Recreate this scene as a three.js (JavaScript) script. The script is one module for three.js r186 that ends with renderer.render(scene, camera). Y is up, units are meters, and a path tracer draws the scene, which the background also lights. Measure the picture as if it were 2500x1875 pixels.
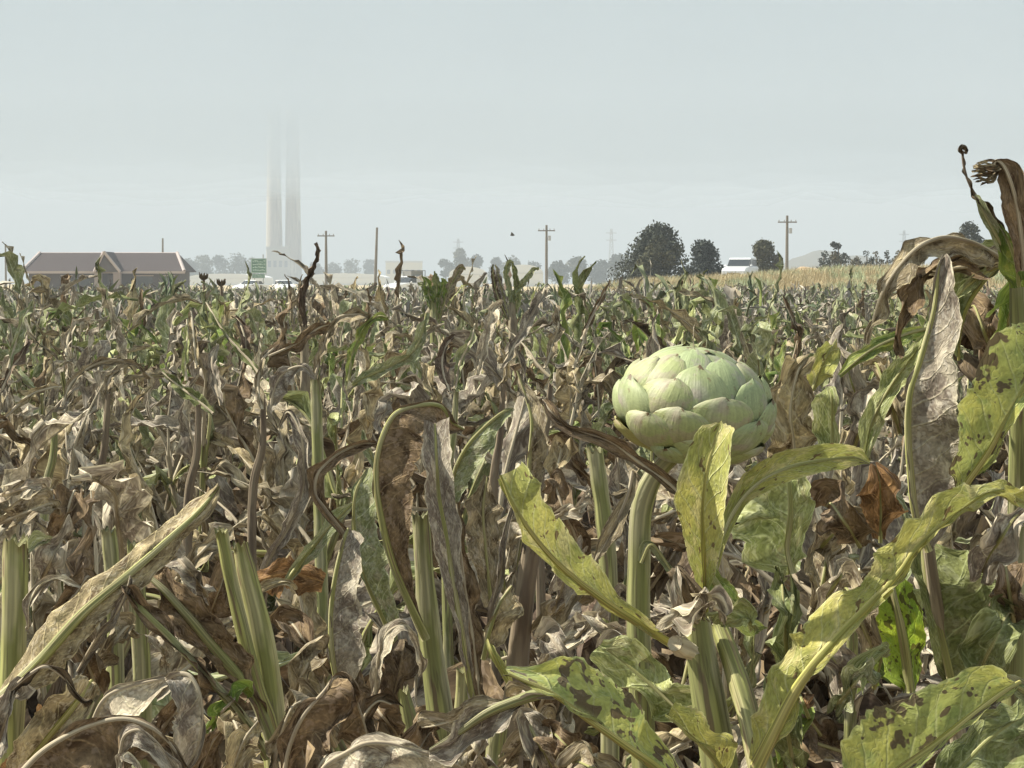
import * as THREE from 'three';
import { ImprovedNoise } from 'three/addons/math/ImprovedNoise.js';
import { mergeGeometries } from 'three/addons/utils/BufferGeometryUtils.js';

// ------------------------------------------------------------------ camera, sky, sun, exposure
const scene = new THREE.Scene();
const V3 = THREE.Vector3;
const EYE = 1.15, F = 5013.5, CX = 1250, CY = 937.5, HORIZON = 690;   // photograph pixels, 2500 x 1875
const PITCH = Math.atan((CY - HORIZON) / F);
const camera = new THREE.PerspectiveCamera(2 * Math.atan(CY / F) * 180 / Math.PI, 4 / 3, 0.1, 12000);
camera.position.set(0, EYE, 0);
camera.rotation.x = -PITCH;
const renderer = new THREE.WebGLRenderer({ antialias: true });
renderer.toneMapping = THREE.LinearToneMapping;
renderer.toneMappingExposure = 1.86;
renderer.shadowMap.enabled = true;
const SUN = new V3(-0.78, 0.84, -0.16).normalize();
const sun = new THREE.DirectionalLight(new THREE.Color().setRGB(1.0, 0.94, 0.81), 5.0);
sun.name = 'sun';
sun.position.copy(SUN).multiplyScalar(200);
sun.shadow.radius = 1.6;
sun.castShadow = true;
sun.shadow.camera.left = sun.shadow.camera.bottom = -60; sun.shadow.camera.right = sun.shadow.camera.top = 60; sun.shadow.camera.far = 600;
scene.add(sun, sun.target);
{
  const W = 256, H = 128, a = new Float32Array(W * H * 4);
  for (let r = 0; r < H; r++) for (let c = 0; c < W; c++) {
    const up = ((r + .5) / H - .5) * Math.PI, ro = ((c + .5) / W - .5) * 2 * Math.PI;
    const d = new V3(Math.cos(ro) * Math.cos(up), Math.sin(up), Math.sin(ro) * Math.cos(up));
    const ang = Math.acos(THREE.MathUtils.clamp(d.dot(SUN), -1, 1));
    const L = 0.93 + 0.12 * Math.max(0, d.y) + 0.34 * Math.exp(-((ang / 0.75) ** 2));
    const i = (r * W + c) * 4;
    a[i] = 0.315 * L; a[i + 1] = 0.36 * L; a[i + 2] = 0.385 * L; a[i + 3] = 1;
  }
  const t = new THREE.DataTexture(a, W, H, THREE.RGBAFormat, THREE.FloatType);
  t.mapping = THREE.EquirectangularReflectionMapping; t.magFilter = THREE.LinearFilter; t.needsUpdate = true;
  scene.background = t; scene.environment = t;
}
scene.fog = new THREE.FogExp2(new THREE.Color().setRGB(0.87, 0.945, 1.0), 0.0006);

// ------------------------------------------------------------------ helpers
function rng(s) { s = (s * 2654435761) >>> 0; return () => { s = (s + 0x6d2b79f5) | 0; let t = Math.imul(s ^ (s >>> 15), 1 | s); t = (t + Math.imul(t ^ (t >>> 7), 61 | t)) ^ t; return ((t ^ (t >>> 14)) >>> 0) / 4294967296; }; }
const lerp = THREE.MathUtils.lerp, clamp = THREE.MathUtils.clamp, sstep = THREE.MathUtils.smoothstep;
const PN = new ImprovedNoise();
const n3 = (x, y, z) => PN.noise(x + 31.7, y + 17.3, z + 5.1);
const W3 = (px, py, d) => {                                    // a point that stands d metres away
  const x = (px - CX) / F, y = (CY - py) / F, c = Math.cos(PITCH), s = Math.sin(PITCH);
  const v = new V3(x, y * c - s, -c - y * s);
  return v.multiplyScalar(d / -v.z).add(new V3(0, EYE, 0));
};
const names = new Map();
function numbered(n) { const k = names.get(n) || 0; names.set(n, k + 1); return k ? n + '_' + String(k).padStart(3, '0') : n; }
function shade(o) { o.castShadow = o.receiveShadow = true; return o; }
function thing(name, label, category, pos, group) {
  const g = new THREE.Group(); g.name = numbered(name); if (pos) g.position.copy(pos);
  g.userData = { label, category }; if (group) g.userData.group = group; scene.add(g); return g;
}
function part(name, geo, mat, parent, label) { const m = shade(new THREE.Mesh(geo, mat)); m.name = name; if (label) m.userData.label = label; parent.add(m); return m; }
function structure(name, geo, mat, kind = 'structure') { const m = shade(new THREE.Mesh(geo, mat)); m.name = numbered(name); m.userData = { kind }; scene.add(m); return m; }
function boxG(x0, x1, y0, y1, z0, z1) { return new THREE.BoxGeometry(x1 - x0, y1 - y0, z1 - z0).translate((x0 + x1) / 2, (y0 + y1) / 2, (z0 + z1) / 2); }
const prof = (v, t) => { if (typeof v === 'number') return v; const n = v.length - 1, f = clamp(t, 0, 1) * n, i = Math.min(n - 1, Math.floor(f)), k = f - i; return lerp(v[i], v[i + 1], k * k * (3 - 2 * k) * .5 + k * .5); };

// ------------------------------------------------------------------ textures
function hash2(x, y, s) { let h = Math.imul(x, 374761393) ^ Math.imul(y, 668265263) ^ Math.imul(s, 1274126177); h = Math.imul(h ^ (h >>> 13), 1274126177); return ((h ^ (h >>> 16)) >>> 0) / 4294967296; }
function vn(u, v, fu, fv, s) {                                  // value noise, periodic over the unit square
  const x = u * fu, y = v * fv, x0 = Math.floor(x), y0 = Math.floor(y), a = x - x0, b = y - y0, p = a * a * (3 - 2 * a), q = b * b * (3 - 2 * b);
  const X0 = ((x0 % fu) + fu) % fu, X1 = (X0 + 1) % fu, Y0 = ((y0 % fv) + fv) % fv, Y1 = (Y0 + 1) % fv;
  return lerp(lerp(hash2(X0, Y0, s), hash2(X1, Y0, s), p), lerp(hash2(X0, Y1, s), hash2(X1, Y1, s), p), q);
}
function fb(u, v, fu, fv, s, o = 4) { let t = 0, a = .5, n = 0; for (let i = 0; i < o; i++) { t += a * vn(u, v, fu << i, fv << i, s + i * 7); n += a; a *= .55; } return t / n; }
function tex(w, h, fn) {                                       // fn(u, v) -> [r, g, b] linear, height
  const c = new Uint8Array(w * h * 4), b = new Uint8Array(w * h * 4), g = (x) => 255 * (x <= .0031308 ? 12.92 * x : 1.055 * Math.pow(Math.min(x, 1), 1 / 2.4) - .055);
  for (let j = 0; j < h; j++) for (let i = 0; i < w; i++) {
    const [r, gg, bb, ht] = fn((i + .5) / w, (j + .5) / h), k = (j * w + i) * 4;
    c[k] = g(Math.max(0, r)); c[k + 1] = g(Math.max(0, gg)); c[k + 2] = g(Math.max(0, bb)); c[k + 3] = 255;
    b[k] = b[k + 1] = b[k + 2] = clamp(ht, 0, 1) * 255; b[k + 3] = 255;
  }
  const mk = (d, srgb) => { const t = new THREE.DataTexture(d, w, h); t.wrapS = t.wrapT = THREE.RepeatWrapping; t.magFilter = THREE.LinearFilter; t.minFilter = THREE.LinearMipmapLinearFilter; t.generateMipmaps = true; if (srgb) t.colorSpace = THREE.SRGBColorSpace; t.needsUpdate = true; return t; };
  return { map: mk(c, true), bumpMap: mk(b, false) };
}
const mix3 = (a, b, t) => [lerp(a[0], b[0], t), lerp(a[1], b[1], t), lerp(a[2], b[2], t)];
function leafTex(seed, o) {                                     // u across the blade (rib at 0.5), v along it
  return tex(512, 512, (u, v) => {
    const x = Math.abs(u - .5) * 2, side = u < .5 ? 0 : .37;
    const wob = (fb(u, v, 3, 4, seed + 50, 3) - .5) * .25;
    let f = v * 5 - x * 1.7 + side + wob * 1.6; f = Math.abs(f - Math.round(f));
    const vein = Math.exp(-((f / (.035 + .02 * (1 - x))) ** 2)) * (1 - x * .55);
    let f2 = v * 17 + x * 5 + wob * 9; f2 = Math.abs(f2 - Math.round(f2));
    const net = Math.abs(fb(u, v, 11, 12, seed + 9, 3) - .5) * 2, small = Math.exp(-((net / .09) ** 2));
    const rib = Math.exp(-((x / .07) ** 2));
    const patch = fb(u, v, 3, 4, seed + 1, 5), patch2 = fb(u, v, 5, 5, seed + 21, 4), fine = fb(u, v, 40, 40, seed + 3, 3), fib = fb(u, v, 60, 9, seed + 4, 3);
    let c = mix3(o.a, o.b, sstep(patch, .38, .62));
    c = mix3(c, o.c, sstep(patch2, .55, .7) * o.cAmt);
    c = mix3(c, o.rib, clamp(rib * .9 + vein * .85 * o.vein + small * .25 * o.vein, 0, 1));
    const m = 1 + (o.con ?? 1) * (-.5 + 1.0 * fine + .25 * (fib - .5)); c = mix3(c, o.rib, sstep(x + (fine - .5) * .12, .93, .99) * .55);  // pale dry margin, lightened in the colour to imitate sunlit rims
    c = c.map((k) => k * m);
    if (o.spot) { const sp = fb(u, v, 9, 10, seed + 33, 3), reg = fb(u, v, 2, 3, seed + 35, 2); c = mix3(c, o.spotC, sstep(sp + (reg - .5) * .5, o.spot, o.spot + .05) * (1 - rib)); }
    if (o.fuzz) c = mix3(c, [.58, .55, .47], sstep(fb(u, v, 24, 20, seed + 61, 3), .56, .72) * o.fuzz);
    const ht = .35 + .3 * vein + .25 * rib + .14 * small + .35 * (fb(u, v, 7, 8, seed + 77, 4) - .5) + .15 * (fine - .5);
    return [c[0], c[1], c[2], ht];
  });
}
const TX = {
  dry: leafTex(11, { a: [.225, .195, .135], b: [.40, .355, .24], c: [.105, .08, .052], cAmt: .95, rib: [.60, .55, .36], vein: .8, fuzz: .5 }),
  dry2: leafTex(87, { a: [.31, .275, .215], b: [.18, .15, .12], c: [.52, .475, .37], cAmt: .95, rib: [.62, .575, .41], vein: .7, fuzz: .45 }),
  grey: leafTex(23, { a: [.165, .18, .08], b: [.25, .25, .125], c: [.30, .26, .18], cAmt: .7, rib: [.55, .56, .38], vein: .8, fuzz: .3 }),
  green: leafTex(31, { a: [.15, .21, .055], b: [.26, .30, .075], c: [.40, .37, .11], cAmt: .8, rib: [.50, .53, .26], vein: .85, con: .7 }),
  yellow: leafTex(41, { a: [.45, .42, .115], b: [.34, .345, .095], c: [.54, .48, .21], cAmt: .8, rib: [.58, .58, .28], vein: .8, con: .75, spot: .70, spotC: [.17, .12, .05] }),
  spotted: leafTex(53, { a: [.34, .37, .11], b: [.42, .42, .11], c: [.25, .31, .10], cAmt: .8, rib: [.50, .52, .24], vein: .8, con: .6, spot: .60, spotC: [.13, .10, .055] }),
  stem: tex(256, 512, (u, v) => {
    const st = fb(u, v, 11, 2, 5, 3), st2 = fb(u, v, 20, 4, 8, 3), pt = fb(u, v, 4, 4, 15, 4), rot = fb(u, v, 9, 3, 25, 4);
    let c = mix3([.16, .18, .055], [.35, .345, .135], st); c = mix3(c, [.38, .35, .22], sstep(pt, .5, .72) * .7); c = mix3(c, [.16, .11, .07], sstep(rot, .62, .70) * .8); c = mix3(c, [.10, .09, .04], Math.exp(-(((st - .5) / .035) ** 2)) * .6);
    const k = .25 + 1.3 * st2; return [c[0] * k, c[1] * k, c[2] * k, .5 + .8 * (st - .5) + .3 * (st2 - .5)];
  }),
  stemDry: tex(256, 512, (u, v) => {
    const st = fb(u, v, 12, 2, 65, 3), st2 = fb(u, v, 22, 4, 68, 3), pt = fb(u, v, 4, 4, 75, 4);
    let c = mix3([.23, .19, .14], [.43, .40, .31], st); c = mix3(c, [.15, .12, .10], sstep(pt, .52, .7) * .7);
    const k = .7 + .6 * st2; return [c[0] * k, c[1] * k, c[2] * k, .5 + .9 * (st - .5) + .3 * (st2 - .5)];
  }),
  bracts: [0, 1, 2, 3].map((q) => tex(256, 256, (u, v) => {
    const p = fb(u, v, 4, 4, 91 + q * 400, 4), fine = fb(u, v, 40, 40, 95, 3), str = fb(u, v, 40, 3, 99, 3), sp = fb(u, v, 13, 13, 103 + q * 400, 3);
    let c = mix3([.255, .30, .135], [.34, .38, .19], p); c = mix3(c, [.38, .37, .29], sstep(fb(u, v, 3, 3, 107 + q * 400, 3), .56, .74) * .55);
    const x = Math.abs(u - .5) * 2;
    c = mix3(c, [.20, .15, .07], sstep(sp, .74, .79) * .6);
    c = mix3(c, [.33, .27, .24], sstep(fb(u, v, 5, 4, 131 + q * 90, 4), .56, .72) * .5); const tip = Math.hypot((u - .5) * 2.4, (v - .98) * 3.4) + (fine - .5) * .35 + (p - .5) * .3;
    c = mix3(c, [.13, .085, .04], 1 - sstep(tip, .10, .24));
    const k = .80 + .30 * fine + .42 * (str - .5); return [c[0] * k, c[1] * k, c[2] * k, .5 + .4 * (str - .5) + .3 * (p - .5) + .2 * (fine - .5)];
  })),
  soil: tex(512, 512, (u, v) => {
    const a = fb(u, v, 4, 4, 201, 6), b = fb(u, v, 30, 30, 211, 4), c0 = fb(u, v, 9, 9, 221, 4);
    let c = mix3([.13, .10, .075], [.24, .20, .15], a); c = mix3(c, [.34, .30, .23], sstep(c0, .56, .7) * .6); const k = .6 + .8 * b;
    return [c[0] * k, c[1] * k, c[2] * k, .5 * a + .5 * b];
  }),
  neutral: tex(256, 256, (u, v) => {
    const x = Math.abs(u - .5) * 2, p = fb(u, v, 5, 6, 301, 5), f = fb(u, v, 30, 30, 305, 3), rib = Math.exp(-((x / .12) ** 2)); const k = .55 + .6 * p * (.6 + .8 * f) + .4 * rib;
    return [k, k, k * .97, .5 * p + .3 * rib];
  }),
  plank: tex(256, 256, (u, v) => { const a = fb(u, v, 3, 30, 401, 4), b = fb(u, v, 40, 40, 405, 3); const k = .7 + .5 * a * (.6 + .8 * b); return [k, k, k, a]; }),
};
function leafMat(t, tint, tr, bump = .0025) {
  return new THREE.MeshPhysicalMaterial({ map: t.map, bumpMap: t.bumpMap, bumpScale: bump, color: new THREE.Color().setRGB(...tint), roughness: 1, transmission: tr, thickness: 0, side: THREE.DoubleSide, specularIntensity: .45 });
}
const stdMat = (t, tint, rough = .8, bump = .001) => new THREE.MeshStandardMaterial({ map: t.map, bumpMap: t.bumpMap, bumpScale: bump, color: new THREE.Color().setRGB(...tint), roughness: rough });
const plain = (r, g, b, rough = .8, metal = 0) => new THREE.MeshStandardMaterial({ color: new THREE.Color().setRGB(r, g, b), roughness: rough, metalness: metal });
const M = {
  taupe: leafMat(TX.dry, [.84, .78, .72], .09), grey: leafMat(TX.dry2, [.88, .85, .84], .10), tan: leafMat(TX.dry, [1.0, .91, .76], .14), brown: leafMat(TX.dry, [.55, .44, .37], .1),
  umber: leafMat(TX.dry2, [.5, .41, .37], .05), dark: leafMat(TX.dry, [.36, .30, .27], .05), pale: leafMat(TX.dry2, [1.28, 1.24, 1.16], .15), russet: leafMat(TX.dry, [.75, .48, .30], .2),
  sage: leafMat(TX.grey, [.95, 1, .95], .15), sageDark: leafMat(TX.grey, [.68, .74, .54], .15), palegreen: leafMat(TX.grey, [1.25, 1.32, 1.0], .22),
  green: leafMat(TX.green, [1, 1, 1], .28), deep: leafMat(TX.green, [.68, .76, .55], .22), yellow: leafMat(TX.yellow, [1, 1, 1], .34), spotted: leafMat(TX.spotted, [1, 1, 1], .34), lime: leafMat(TX.spotted, [.8, 1.0, .35], .5),
  rib: stdMat(TX.stem, [1.25, 1.22, 1.15], .75, .0006), ribDry: stdMat(TX.stemDry, [1.35, 1.3, 1.2], .85, .0006), ribYellow: stdMat(TX.stem, [1.3, 1.22, .75], .7, .0006),
  stem: stdMat(TX.stem, [1, 1, 1], .7, .0015), stemPale: stdMat(TX.stem, [1.2, 1.18, 1.05], .7, .0015), stemDry: stdMat(TX.stemDry, [.8, .74, .64], .85, .002), stemBrown: stdMat(TX.stemDry, [.6, .52, .45], .9, .002),
  pith: stdMat(TX.stemDry, [1.7, 1.65, 1.5], .9, .001),
};

// ------------------------------------------------------------------ leaf blade and stalk builders
function frames(pts, n, hint) {                                 // points, tangents, sides and normals along a curve
  const cv = new THREE.CatmullRomCurve3(pts, false, 'centripetal'), out = [];
  for (let i = 0; i <= n; i++) {
    const t = i / n, p = cv.getPoint(t), T = cv.getTangent(t);
    const h = typeof hint === 'function' ? hint(p, t) : hint;
    let S = new V3().crossVectors(T, h); if (S.lengthSq() < 1e-6) S.set(1, 0, 0); S.normalize();
    if (i && S.dot(out[i - 1].S) < -.2) S.negate();
    if (i) S.lerp(out[i - 1].S, .35).addScaledVector(T, -S.dot(T)).normalize();
    out.push({ t, p, T, S, N: new V3().crossVectors(S, T).normalize() });
  }
  return out;
}
function bladeGeo(fr, o) {                                      // o: wl wr (metres), foldL foldR curlL curlR roll ruf rufN crumple cFreq jag cols seed vLen
  const C = o.cols || 8, half = C / 2, pos = [], uv = [], idx = [], sd = (o.seed || 1) * 3.71;
  let len = 0;
  for (let i = 0; i < fr.length; i++) {
    const { t, p, T, S, N } = fr[i]; if (i) len += p.distanceTo(fr[i - 1].p);
    const ro = prof(o.roll || 0, t), S2 = S.clone().multiplyScalar(Math.cos(ro)).addScaledVector(N, Math.sin(ro)), N2 = N.clone().multiplyScalar(Math.cos(ro)).addScaledVector(S, -Math.sin(ro));
    for (let c = 0; c <= C; c++) {
      const u = c / half - 1, sg = u < 0 ? -1 : 1, au = Math.abs(u);
      let w = prof(sg < 0 ? o.wl : o.wr, t);
      const jn = n3(t * (o.jagF || 9) + sd, sg * 4.1, sd * .7);
      w *= 1 + (o.tooth ?? .12) * n3(t * 46 + sd, sg * 3.3, 2) + (o.jag ?? .28) * jn + (o.lobe ? o.lobe * (Math.abs(Math.sin(t * Math.PI * (o.lobeN || 5) + (sg > 0 ? .5 : 0))) - .65) : 0);
      const fold = prof(sg < 0 ? o.foldL ?? o.fold ?? .3 : o.foldR ?? o.fold ?? .3, t), curl = prof(sg < 0 ? o.curlL ?? o.curl ?? 0 : o.curlR ?? o.curl ?? 0, t);
      let x = 0, y = 0; const K = 4; for (let k = 0; k < K; k++) { const s = au * (k + .5) / K, a = fold + curl * s; x += Math.cos(a) * w * au / K; y += Math.sin(a) * w * au / K; }
      const ruf = (o.ruf ?? .12) * w * au * au * Math.sin(t * (o.rufN || 14) + sg * 1.3 + sd + 2.5 * n3(t * 3, sd, sg));
      const q = p.clone().addScaledVector(S2, sg * x).addScaledVector(N2, y + ruf);
      const cr = o.crumple ?? .006, cf = o.cFreq || 26;
      if (cr) { const rg = (Math.abs(n3(q.x * cf * .8 + sd, q.y * cf * .8 + 3, q.z * cf * .8)) * 2.4 - .6) * cr * Math.min(1, au * 2.2) * (o.ridge ?? .8); q.addScaledVector(N2, rg); const g = Math.min(1, au * 2.2) * (.35 + .65 * Math.min(1, t * 3)); q.x += g * cr * n3(q.x * cf + sd, q.y * cf, q.z * cf); q.y += g * cr * n3(q.x * cf, q.y * cf + sd, q.z * cf + 9); q.z += g * cr * 1.2 * n3(q.x * cf + 5, q.y * cf, q.z * cf + sd); }
      pos.push(q.x, q.y, q.z); uv.push(.5 + u * .5, len / (o.vLen || .26) + sd);
    }
  }
  for (let i = 0; i < fr.length - 1; i++) for (let c = 0; c < C; c++) { const a = i * (C + 1) + c, b = a + C + 1; idx.push(a, a + 1, b, a + 1, b + 1, b); }
  const g = new THREE.BufferGeometry(); g.setAttribute('position', new THREE.Float32BufferAttribute(pos, 3)); g.setAttribute('uv', new THREE.Float32BufferAttribute(uv, 2)); g.setIndex(idx); g.computeVertexNormals(); return g;
}
function stalkGeo(fr, o) {                                      // o: r (metres, profile), ribs, ribAmp, rad, flat, cap, seed
  const R = o.rad || 14, pos = [], uv = [], idx = [], sd = (o.seed || 1) * 1.37; let len = 0;
  for (let i = 0; i < fr.length; i++) {
    const { t, p, S, N } = fr[i]; if (i) len += p.distanceTo(fr[i - 1].p);
    const r = prof(o.r, t) * (1 + .1 * n3(t * 7, sd, 0));
    for (let k = 0; k <= R; k++) {
      const a = k / R * Math.PI * 2, m = 1 + (o.ribAmp ?? .1) * (1.6 * Math.sqrt(Math.abs(Math.sin(a * (o.ribs || 7) * .5 + .3 * Math.sin(t * 3 + sd)))) - 1.1) + .05 * n3(Math.cos(a) * 1.5, Math.sin(a) * 1.5, len * 14 + sd);
      const q = p.clone().addScaledVector(S, Math.cos(a) * r * m).addScaledVector(N, Math.sin(a) * r * m * (o.flat ?? 1) + (o.lift || 0) * r); if (o.ragged && !i) q.addScaledVector(fr[0].T, -r * o.ragged * n3(Math.cos(a) * 2.6 + sd, Math.sin(a) * 2.6, sd)).addScaledVector(fr[0].T, -r * .3);
      pos.push(q.x, q.y, q.z); uv.push(k / R * (o.uvR || 1), len / .3 + sd);
    }
  }
  for (let i = 0; i < fr.length - 1; i++) for (let k = 0; k < R; k++) { const a = i * (R + 1) + k, b = a + R + 1; idx.push(a, b, a + 1, a + 1, b, b + 1); }
  for (const [end, sg] of [[0, -1], [fr.length - 1, 1]]) {
    if (o.cap === false) break;
    const f = fr[end], c = pos.length / 3, q = f.p.clone().addScaledVector(f.T, sg * -.15 * prof(o.r, f.t)); pos.push(q.x, q.y, q.z); uv.push(.5, 0);
    for (let k = 0; k < R; k++) { const a = end * (R + 1) + k; sg > 0 ? idx.push(a, a + 1, c) : idx.push(a + 1, a, c); }
  }
  const g = new THREE.BufferGeometry(); g.setAttribute('position', new THREE.Float32BufferAttribute(pos, 3)); g.setAttribute('uv', new THREE.Float32BufferAttribute(uv, 2)); g.setIndex(idx); g.computeVertexNormals(); return g;
}
const toEye = (p) => new V3(0, EYE, 0).sub(p).normalize();
let heroSeed = 1;
function leafPx(plant, mat, pts, o = {}) {                      // pts: [photo x, photo y, distance]; widths in photo pixels at that distance
  const w = pts.map(([x, y, d]) => W3(x, y, d).sub(plant.position)), dm = pts.reduce((s, p) => s + p[2], 0) / pts.length, k = dm / F;
  const sc = (v) => typeof v === 'number' ? v * k : v.map((x) => x * k), hint = (p) => toEye(p.clone().add(plant.position));
  const n = o.n || 40, fr = frames(w, n, hint), sd = heroSeed++;
  const leaf = part('leaf', bladeGeo(fr, { cols: 14, vLen: .095, cFreq: 34, crumple: .006, ...o, wl: sc(o.wl ?? 20), wr: sc(o.wr ?? 20), seed: sd }), mat, plant, o.label);
  if (o.rib !== null) part('midrib', stalkGeo(frames(w, n, hint), { r: sc(o.rib || [9, 6, 4, 2]), rad: 10, ribs: 5, flat: .8, seed: sd, lift: o.lift ?? 0 }), o.ribMat || M.rib, leaf);
  return leaf;
}
function stalkPx(plant, mat, pts, r, o = {}) {
  const w = pts.map(([x, y, d]) => (d > 0 ? W3(x, y, d) : new V3(x, 0, -y)).sub(plant.position)), dm = pts[0][2], k = dm / F;
  return part(o.name || 'stalk', stalkGeo(frames(w, o.n || 30, new V3(0, 0, 1)), { r: typeof r === 'number' ? r * k : r.map((x) => x * k), rad: 24, ribs: 9, ragged: 1.4, seed: heroSeed++, ...o }), mat, plant, o.label);
}
const ground = (px, d) => { const p = W3(px, 900, d); return new V3(p.x, 0, p.z); };

// ------------------------------------------------------------------ setting: ground, bank, road, hills
{
  const g = new THREE.PlaneGeometry(5600, 5600, 1, 1).rotateX(-Math.PI / 2); const uv = g.attributes.uv; for (let i = 0; i < uv.count; i++) uv.setXY(i, uv.getX(i) * 5600 / 1.7, uv.getY(i) * 5600 / 1.7);
  structure('ground', g, stdMat(TX.soil, [.7, .66, .62], 1, .03));  // soil tint lowered to paint shade into the gaps between plants
}
{
  const g = new THREE.PlaneGeometry(2400, 1500).rotateX(-Math.PI / 2).translate(0, .006, -856), uv = g.attributes.uv; for (let i = 0; i < uv.count; i++) uv.setXY(i, uv.getX(i) * 900, uv.getY(i) * 560);
  structure('dry_meadow', g, stdMat(TX.soil, [2.1, 2.0, 1.45], 1, .02));
}
const bankH = (x, d) => {                                       // grassy bank beyond the field, higher to the right
  const s = sstep(x, -4, 9), top = .85 * sstep(x, -2, 8) + .85 * sstep(x, 5, 24) + .12 * n3(x * .25, d * .2, 1);
  return s * top * sstep(d, 100, 121) - .02;
};
{
  const nx = 90, nd = 26, pos = [], uv = [], idx = [];
  for (let j = 0; j <= nd; j++) for (let i = 0; i <= nx; i++) { const x = -6 + 60 * i / nx, d = 99 + 36 * j / nd; pos.push(x, Math.max(-.03, bankH(x, d)), -d); uv.push(x / 2, d / 2); }
  for (let j = 0; j < nd; j++) for (let i = 0; i < nx; i++) { const a = j * (nx + 1) + i, b = a + nx + 1; idx.push(a, a + 1, b, a + 1, b + 1, b); }
  const g = new THREE.BufferGeometry(); g.setAttribute('position', new THREE.Float32BufferAttribute(pos, 3)); g.setAttribute('uv', new THREE.Float32BufferAttribute(uv, 2)); g.setIndex(idx); g.computeVertexNormals();
  structure('bank', g, stdMat(TX.soil, [2.0, 1.75, 1.35], 1, .03));
  structure('road_embankment', boxG(13, 120, -.3, 1.25, -158, -135.2), stdMat(TX.soil, [1.3, 1.2, 1.05], 1, .02));
  structure('road', boxG(13, 120, 1.254, 1.3, -154, -144), plain(.06, .06, .062, .9));
  const h = new THREE.BufferGeometry(), hp = [], hi = [], hu = [], HN = 60, HD = 10;
  for (let j = 0; j <= HD; j++) for (let i = 0; i <= HN; i++) {
    const px = 1700 + 1000 * i / HN, d = 1450 + 30 * j, x = (px - CX) / F * d, ridge = 24 * Math.exp(-(((px - 1985) / 95) ** 2)) + 15 * Math.exp(-(((px - 1830) / 70) ** 2)) + 17 * Math.exp(-(((px - 2120) / 90) ** 2)) + 12 * sstep(px, 2100, 2300);
    hp.push(x, Math.sin(Math.PI * j / HD) * ridge * (1 + .16 * n3(px * .05, j * .7, 3)) - .5, -d); hu.push(x / 9, d / 9);
  }
  for (let j = 0; j < HD; j++) for (let i = 0; i < HN; i++) { const a = j * (HN + 1) + i, b = a + HN + 1; hi.push(a, a + 1, b, a + 1, b + 1, b); }
  h.setAttribute('position', new THREE.Float32BufferAttribute(hp, 3)); h.setAttribute('uv', new THREE.Float32BufferAttribute(hu, 2)); h.setIndex(hi); h.computeVertexNormals();
  structure('hills', h, stdMat(TX.soil, [.42, .45, .36], 1, .5));
}
// dry grass on the bank
{
  const r = rng(77), bl = [];
  for (let k = 0; k < 14; k++) {
    const a = r() * 6.28, h = .3 + .4 * r(), b = .15 + .25 * r(), w = .012, ox = (r() - .5) * .3, oz = (r() - .5) * .3, c = Math.cos(a), s = Math.sin(a);
    const g = new THREE.BufferGeometry(); g.setAttribute('position', new THREE.Float32BufferAttribute([ox - s * w, 0, oz + c * w, ox + s * w, 0, oz - c * w, ox + c * b * .35 - s * w * .8, h * .65, oz + s * b * .35 + c * w * .8, ox + c * b * .35 + s * w * .8, h * .65, oz + s * b * .35 - c * w * .8, ox + c * b, h, oz + s * b], 3)); g.setIndex([0, 1, 2, 1, 3, 2, 2, 3, 4]); g.computeVertexNormals(); bl.push(g);
  }
  const m = new THREE.MeshStandardMaterial({ color: 0xffffff, roughness: .9, side: THREE.DoubleSide }), N = 9000, im = shade(new THREE.InstancedMesh(mergeGeometries(bl), m, N)), mt = new THREE.Matrix4(), q = new THREE.Quaternion(), c = new THREE.Color();
  for (let i = 0; i < N; i++) {
    const x = -4 + 46 * r(), d = 102 + 26 * Math.pow(r(), .8), y = Math.max(-.02, bankH(x, d)), s = (.55 + .6 * r()) * (.55 + .45 * sstep(x, 0, 8));
    mt.compose(new V3(x, y, -d), q.setFromAxisAngle(new V3(0, 1, 0), r() * 6.28), new V3(s, s, s)); im.setMatrixAt(i, mt);
    const gr = n3(x * .3, d * .25, 4) > .12 ? .75 : 1, k = .75 + .4 * r(); im.setColorAt(i, c.setRGB(.47 * k * gr, .40 * k, .235 * k));
  }
  im.name = 'dry_grass'; im.userData = { kind: 'stuff', label: 'dry straw-coloured grass on the bank beyond the field', category: 'grass' }; scene.add(im);
}

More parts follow.
